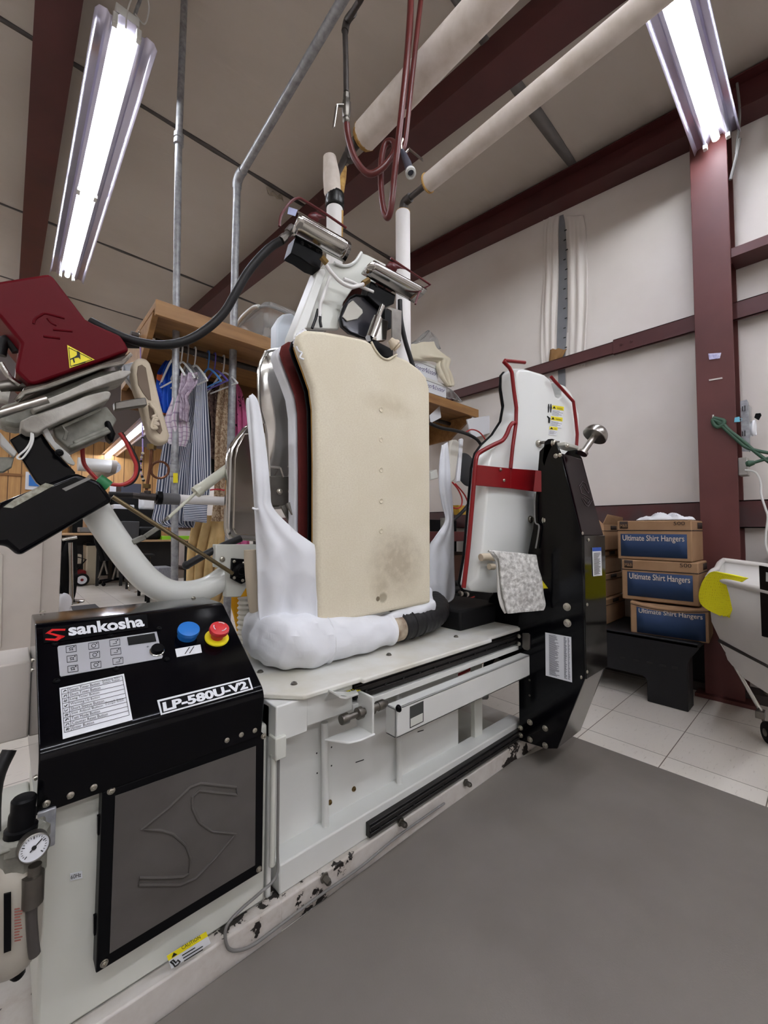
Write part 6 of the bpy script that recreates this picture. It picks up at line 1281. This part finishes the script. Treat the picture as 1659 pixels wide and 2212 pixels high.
obj('red_hose', MB().tube(smoothpath(pix(ony(1.66), *c10((370, 1080), (410, 1130), (435, 1190), (430, 1240), (400, 1258), (360, 1245)))), .005, 8), HOSER, R)
obj('red_hose', MB().tube(smoothpath(pix(ony(1.66), *c10((390, 1090), (450, 1160), (480, 1230), (490, 1300)))), .005, 8), HOSER, R)
obj('yellow_block', MB().prism(pix(ony(1.8), *c10((410, 1235), (470, 1240), (480, 1300), (420, 1300))), (0, .05, 0)), mat('amber_block', (190, 150, 50), .5), R)
obj('lower_manifold', MB().box(1.36, 2.1, 1.35, 1.6, .40, .60), BLACKM, PR, bevel=.01)
obj('manifold_pipe', MB().cyl(V(1.4, 1.3, .64), V(1.9, 1.3, .64), .012), BLACKM, PR)
obj('manifold_pipe', MB().cyl(V(1.4, 1.3, .58), V(1.9, 1.3, .58), .012), BLACKM, PR)
obj('red_hose', MB().tube(smoothpath(pix(ony(1.28), *c10((410, 1880), (460, 1880), (520, 1860)))), .004, 8), HOSER, R)
for q in ((420, 1840), (460, 1845), (430, 1912), (480, 1918)): bolt(R, ony(1.287)(*c10(q)[0]), (1, -.2, 0), .012, .02, 'pipe_fitting')
# copper line, gauge loop and steam pipe behind the arm
c7 = C(4.484, 130, 960); pv_ = ony(1.75)
R = root('steam_line', (.8, 1.75, 1.0), 'horizontal steam line with black sleeves and a copper siphon loop behind the white arm', 'pipe')
obj('white_pipe', MB().cyl(pv_(*c7((1140, 530))[0]), PY(560, 1086, 1.75), .0185, 16), INSUL2, R)
sp_ = PY(556, 1086, 1.75); obj('stand_pipe', MB().cyl(V(sp_.x, sp_.y, sp_.z), V(sp_.x, sp_.y, 0), .016, 14), DARKP, R)
obj('grey_sleeve', MB().cyl(pv_(*c7((985, 523))[0]), pv_(*c7((1150, 533))[0]), .0225, 16), mat('grey_foam_sleeve', (98, 98, 100), .7), R)
obj('black_cap', MB().lathe(pv_(*c7((925, 515))[0]), (1, 0, -.05), [(.018, 0), (.026, .003), (.026, .02), (.018, .024)], 18), BLACKS, R)
obj('pipe_fitting', MB().tube(pix(pv_, *c7((770, 498), (920, 512))), .014, 12).tube(pix(pv_, *c7((845, 500), (845, 450))), .012, 12).tube(pix(pv_, *c7((700, 492), (770, 500))), .011, 8), DARKP, R)
obj('black_hose', MB().tube(smoothpath(pix(pv_, *c7((470, 485), (560, 488), (700, 492)))), .011, 12), RUBBER, R)
COPPER = mat('aged_copper', (122, 82, 62), .4, .8)
obj('copper_tube', MB().tube(smoothpath(pix(pv_, *c7((835, 445), (845, 380), (860, 290), (872, 210), (878, 130), (884, 40)))), .0055, 10), COPPER, R)
lc = c7((965, 247))[0]; obj('siphon_loop', MB().tube([PY(lc[0] + 19.5 * math.cos(a * .25), lc[1] + 18 * math.sin(a * .25), 1.745) for a in range(25)], .0045, 8, closed=True), COPPER, R)
obj('hex_fitting', MB().cyl(*pix(pv_, *c7((884, 50), (886, 0))), .016, 6).cyl(*pix(pv_, *c7((836, 425), (838, 385))), .014, 6), BRASS, R)
R = root('beaded_lanyard', (.55, 1.95, 1.2), 'beaded lanyard hanging behind the copper loop', 'lanyard')
mb = MB(); pth = smoothpath([PY(303, 738, 2.28), PY(306, 850, 2.2)] + pix(ony(1.95), *c7((800, 20), (795, 90), (785, 150), (778, 220), (785, 280), (800, 330), (808, 350))), 5)
obj('bead_string', MB().tube(pth, .003, 6), mat('lilac_cord', (150, 130, 190), .6), R)
for i, p in enumerate(pth[::3]): obj('bead', MB().ball(p, .006, n=10), INK if i % 2 else BEIGE, R)
R = root('air_duct_pipe', (.3, 9, 2), 'silver round duct coming out of the panelled far wall', 'duct')
pd_ = ony(8.6)
obj('duct', MB().cyl(*pix(pd_, *c7((170, 190), (500, 215))), .115, 24), mat('bright_duct', (206, 206, 204), .4, .2), R)
de_ = pd_(*c7((520, 218))[0]); obj('duct_run', MB().cyl(de_, V(de_.x, 11.0, de_.z), .11, 20), GALV, R)
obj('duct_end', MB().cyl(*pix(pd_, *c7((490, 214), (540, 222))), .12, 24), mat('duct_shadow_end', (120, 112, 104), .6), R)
# ------------------------------------------------------------------ office beyond
def fz(px_, y): return PY(px_, 1200, y).x
def bgbox(px0, px1, pt, pb_, y, d, m, name=None, parent=None, bevel=.004):
    a, b = PY(px0, pb_, y), PY(px1, pb_, y); z0, z1 = PY((px0 + px1) / 2, pb_, y).z, PY((px0 + px1) / 2, pt, y).z
    return obj(name, MB().box(a.x, b.x, y, y + d, max(z0, 0), z1), m, parent, bevel=bevel)
OAK = mat('tan_desk_top', (196, 160, 120), .5); DESKB = mat('black_desk', (24, 24, 26), .6)
def desk(px0, px1, ptop, y, d, label, legs=True, modesty=True):
    a, b = PY(px0, ptop, y), PY(px1, ptop, y); z = PY((px0 + px1) / 2, ptop, y).z
    R_ = root('desk', ((a.x + b.x) / 2, y + d / 2, 0), label, 'desk')
    obj('top', MB().box(a.x, b.x, y, y + d, z - .03, z), OAK, R_, bevel=.005)
    for x in (a.x + .05, b.x - .09):
        for yy in (y + .04, y + d - .08): obj('leg', MB().box(x, x + .04, yy, yy + .04, 0, z - .03), DESKB, R_)
    if modesty: obj('modesty_panel', MB().box(a.x + .05, b.x - .05, y + d - .06, y + d - .04, .15, z - .03), DESKB, R_)
    return z
zd = desk(135, 226, 1152, 7.9, .8, 'desk with a tan top in the office, behind the dark cover of the arm')
ze = desk(268, 415, 1166, 7.2, .6, 'nearer tan topped work table seen through the white arm', modesty=True)
def bgthing(name, label, cat, px0, px1, pt, pb_, y, d, m, b=.01): o_ = bgbox(px0, px1, pt, pb_, y, d, m, name, None, b); return tag(o_, label, cat)
bgthing('printer', 'grey office printer on a shelf below the red air line', 'printer', 261, 305, 1044, 1069, 9.35, .5, mat('dark_grey_plastic', (62, 66, 80), .5))
bgthing('shelf_unit', 'black shelving behind the nearer work table', 'shelf', 240, 336, 1100, 1300, 8.5, .4, BLACKM, .002)
bgthing('cardboard_box', 'small cardboard box on the office shelf', 'box', 184, 206, 1120, 1140, 7.95, .3, CARD)
bgthing('tissue_box', 'flat grey box on the far desk', 'box', 172, 200, 1139, 1150, 7.92, .3, GREYC)
bgthing('plastic_crate', 'dark grey slatted crate standing on the nearer work table', 'crate', 262, 300, 1126, 1166, 7.3, .3, mat('crate_grey', (66, 68, 72), .6))
bgthing('wall_calendar', 'white sheet pinned on the far panelled wall', 'calendar', 237, 258, 1046, 1064, 10.97, .03, LABW, .0)
bgthing('filing_cabinet', 'black cabinet against the far wall below the duct', 'cabinet', 150, 232, 1070, 1300, 9.6, .5, BLACKM)
bgthing('office_cabinet', 'tall black cabinet behind the work table', 'cabinet', 240, 330, 1068, 1300, 9.3, .5, BLACKM)
bgthing('paper_pile', 'pile of white papers on the office cabinet', 'paper', 245, 290, 1090, 1101, 8.55, .3, LABW)
bgthing('white_bag', 'white bag on the office cabinet right of the papers', 'bag', 306, 334, 1068, 1101, 8.55, .3, WHR, .04)
bgthing('green_folder', 'lime green folder on the nearer work table', 'folder', 350, 415, 1158, 1166, 7.25, .3, mat('lime_green', (150, 220, 40), .5), .002)
bgthing('black_backpack', 'black bag slumped on the nearer work table', 'bag', 300, 350, 1138, 1166, 7.3, .3, BLACKM, .06)
bgthing('laundry_basket', 'grey and white basket on the floor under the work table', 'basket', 340, 372, 1226, 1290, 6.4, .35, mat('grey_basket', (150, 152, 160), .6, var=.3, vs=60))
R = root('trash_can', PY(196, 1220, 8.3), 'beige trash can with a black bag rim by the far desk', 'trash can')
a, b = PY(184, 1220, 8.2), PY(214, 1220, 8.2); zt2 = PY(196, 1176, 8.2).z; cxm = (a.x + b.x) / 2; hw_ = (b.x - a.x) / 2
obj('bin_body', MB().hexa([(cxm - hw_ * .85, 8.2, 0), (cxm + hw_ * .85, 8.2, 0), (cxm + hw_ * .85, 8.5, 0), (cxm - hw_ * .85, 8.5, 0)], [(cxm - hw_, 8.15, zt2), (cxm + hw_, 8.15, zt2), (cxm + hw_, 8.55, zt2), (cxm - hw_, 8.55, zt2)]), mat('beige_bin', (196, 184, 160), .6), R, bevel=.02)
obj('bag_rim', MB().box(cxm - hw_ * 1.03, cxm + hw_ * 1.03, 8.13, 8.57, zt2 - .02, zt2 + .03), BLACKS, R, bevel=.01)
R = root('toy_wagon', PY(172, 1240, 8.25), 'small red wagon with a white-rimmed wheel near the trash can', 'wagon')
wc = PY(177, 1235, 8.1)
wz = .1
obj('wheel', MB().lathe(V(wc.x, 8.1, .1), (0, -1, 0), [(.06, -.03), (.095, -.03), (.1, -.02), (.1, .02), (.09, .03), (.06, .03)], 24), BLACKM, R)
obj('wheel_rim', MB().lathe(V(wc.x, 8.07, .1), (0, -1, 0), [(.066, 0), (.066, .01), (.05, .012), (.02, .014), (0, .014)], 24), LABW, R)
obj('hub_cap', MB().lathe(V(wc.x, 8.055, .1), (0, -1, 0), [(.022, 0), (.02, .01), (0, .012)], 16), REDG, R)
obj('wagon_bed', MB().box(wc.x - .5, wc.x + .06, 8.12, 8.45, .12, .24), REDG, R, bevel=.02)
obj('handle', MB().tube([V(wc.x - .1, 8.12, .2), V(wc.x + .05, 8.1, .42), V(wc.x - .06, 8.1, .46)], .01, 8), BLACKS, R)
bgthing('paint_bucket', 'small white bucket on the red wagon', 'bucket', 163, 176, 1198, 1218, 8.2, .2, mat('bucket_white', (206, 196, 180), .5))
R = root('folding_chair', PY(235, 1240, 7.6), 'grey folding chair with slanted chrome legs by the desk', 'chair')
yk_ = ony(7.5)
for q in (((230, 1200), (213, 1249)), ((258, 1200), (243, 1252)), ((222, 1200), (232, 1240))): obj('leg', MB().cyl(*pix(yk_, *q), .014, 8), STEELD, R)
obj('seat', MB().prism(pix(ony(7.5), (222, 1192), (262, 1192), (262, 1200), (222, 1200)), (0, .4, 0)), DESKB, R, bevel=.01)
obj('backrest', MB().prism(pix(ony(7.9), (214, 1155), (232, 1155), (236, 1190), (224, 1190)), (0, .03, 0)), DESKB, R, bevel=.01)
obj('draped_jacket', sheet(ony(7.45), [(206, 1155, 232, 1150), (208, 1175, 236, 1175), (214, 1200, 240, 1198), (222, 1212, 236, 1210)], 14, 20, fold=.05, fn=2), BLACKM, R, solid=.02)
R = root('swivel_chair', PY(262, 1235, 8.0), 'black office swivel chair under the work table', 'chair')
cxx = PY(256, 1236, 8.0).x
for a_ in range(5):
    an = a_ * 1.2566; ed = V(cxx + .28 * math.cos(an), 8.0 + .28 * math.sin(an), .06)
    obj('base_arm', MB().bar(V(cxx, 8.0, .1), ed, .04, .03), BLACKS, R); obj('caster', MB().ball(V(ed.x, ed.y, .03), .03, n=10), BLACKS, R)
obj('gas_column', MB().cyl(V(cxx, 8, .1), V(cxx, 8, .42), .03), STEELD, R); obj('seat', MB().box(cxx - .24, cxx + .24, 7.78, 8.25, .42, .5), BLACKM, R, bevel=.03); obj('backrest', MB().box(cxx - .22, cxx + .22, 8.24, 8.3, .58, 1.02), BLACKM, R, bevel=.03)
def stool_leg(R_, x, y, m): obj('leg', MB().tube([V(x, y, .42), V(x, y, 0)], .02, 8), m, R_)
R = root('black_side_table', PY(315, 1300, 4.3), 'low black table with thick legs below the work table', 'table')
for p in ((300, 1285), (316, 1297), (320, 1300), (340, 1296)):
    q = PZ(p[0], p[1] + 2, 0); obj('leg', MB().tube([V(q.x, q.y, 0), V(q.x, q.y, .16), V(q.x + .02, q.y + .02, .2)], .02, 8), BLACKS, R)
q = PZ(318, 1297, 0); obj('top', MB().box(q.x - .15, q.x + .2, q.y - .1, q.y + .6, .2, .24), BLACKS, R, bevel=.005)
R = root('chrome_chair_frame', PZ(288, 1285, 0), 'thin chrome chair leg loop on the pale tiles', 'chair')
q = PZ(290, 1280, 0); obj('frame_tube', MB().tube(smoothpath([V(q.x, q.y + .3, .5), V(q.x - .02, q.y + .25, .02), V(q.x + .05, q.y - .05, .012), V(q.x + .22, q.y - .05, .012), V(q.x + .25, q.y + .3, .5)]), .009, 8), CHROME, R)
obj('seat', MB().box(q.x - .05, q.x + .3, q.y + .2, q.y + .6, .5, .53), DESKB, R, bevel=.01)
bgthing('framed_picture', 'small framed blue picture on the far panelled wall', 'picture', 54, 92, 1020, 1058, 10.97, .03, LABW, .0)
bpx = bgbox(62, 88, 1026, 1050, 10.955, .015, BLUEB, 'picture_print', None, 0)
fp_ = bpy.data.objects['framed_picture']; bpx.parent = fp_; bpx.location = WL[bpx.name] - WL[fp_.name]
o = obj('entrance_mat', MB().box(PZ(150, 1310, 0).x, PZ(207, 1308, 0).x, 4.2, 6.0, .001, .012), mat('charcoal_mat', (72, 72, 76), .8, var=.2, vs=40), label='charcoal floor mat on the pale tiles beyond the half wall', cat='mat')
struct('trim_30', MB().box(-5, .2, 10.97, 11.0, 1.95, 2.0), mat('panel_rail', (140, 94, 50), .5))
# half wall with panel moulding at the far left
hx = PY(128, 1300, 2.93).x
hw2 = struct('wall_half', MB().box(-2.5, hx, 2.93, 3.05, 0, 1.02).box(-2.5, PY(88, 1300, 2.91).x, 2.915, 2.935, 0, 1.02), CREAMP, bevel=.003)
struct('baseboard_half', MB().box(-2.5, PY(46, 1480, 2.9).x, 2.895, 2.93, 0, .16).box(-2.5, PY(46, 1480, 2.9).x, 2.89, 2.93, .15, .175), CREAMP, bevel=.003)
struct('trim_31', MB().prism(pix(ony(2.9), (-40, 1198), (3, 1196), (7, 1198), (3, 1400), (-40, 1400)), (0, .02, 0)), CREAMP, bevel=.004)
R = root('dress_stand', PY(150, 1250, 3.3), 'black garment cover on a chrome stand beside the half wall', 'stand')
obj('pole', MB().cyl(PY(154, 1300, 3.2), PY(152, 1172, 3.2), .012, 12), CHROME, R)
obj('foot', MB().lathe(PY(153, 1302, 3.2), (0, 0, 1), [(.07, 0), (.07, .01), (.015, .02)], 20), CHROME, R)
obj('black_cover', sheet(ony(3.25), [(131, 1165, 162, 1165), (130, 1200, 164, 1200), (130, 1250, 165, 1240), (130, 1290, 162, 1275), (132, 1312, 152, 1306)], 16, 24, fold=.02, fn=2, bulge=.05), BLACKM, R, solid=.02)
obj('top_bar', MB().cyl(PY(134, 1166, 3.2), PY(166, 1160, 3.2), .012, 10), CHROME, R)
o = obj('white_sack', sheet(ony(3.12), [(131, 1285, 145, 1283), (130, 1295, 152, 1296), (130, 1310, 153, 1310), (131, 1325, 150, 1322)], 12, 12, fold=.01, fn=2, bulge=.05), WHR, solid=.02, sub=1, label='small white plastic sack at the foot of the half wall', cat='sack')
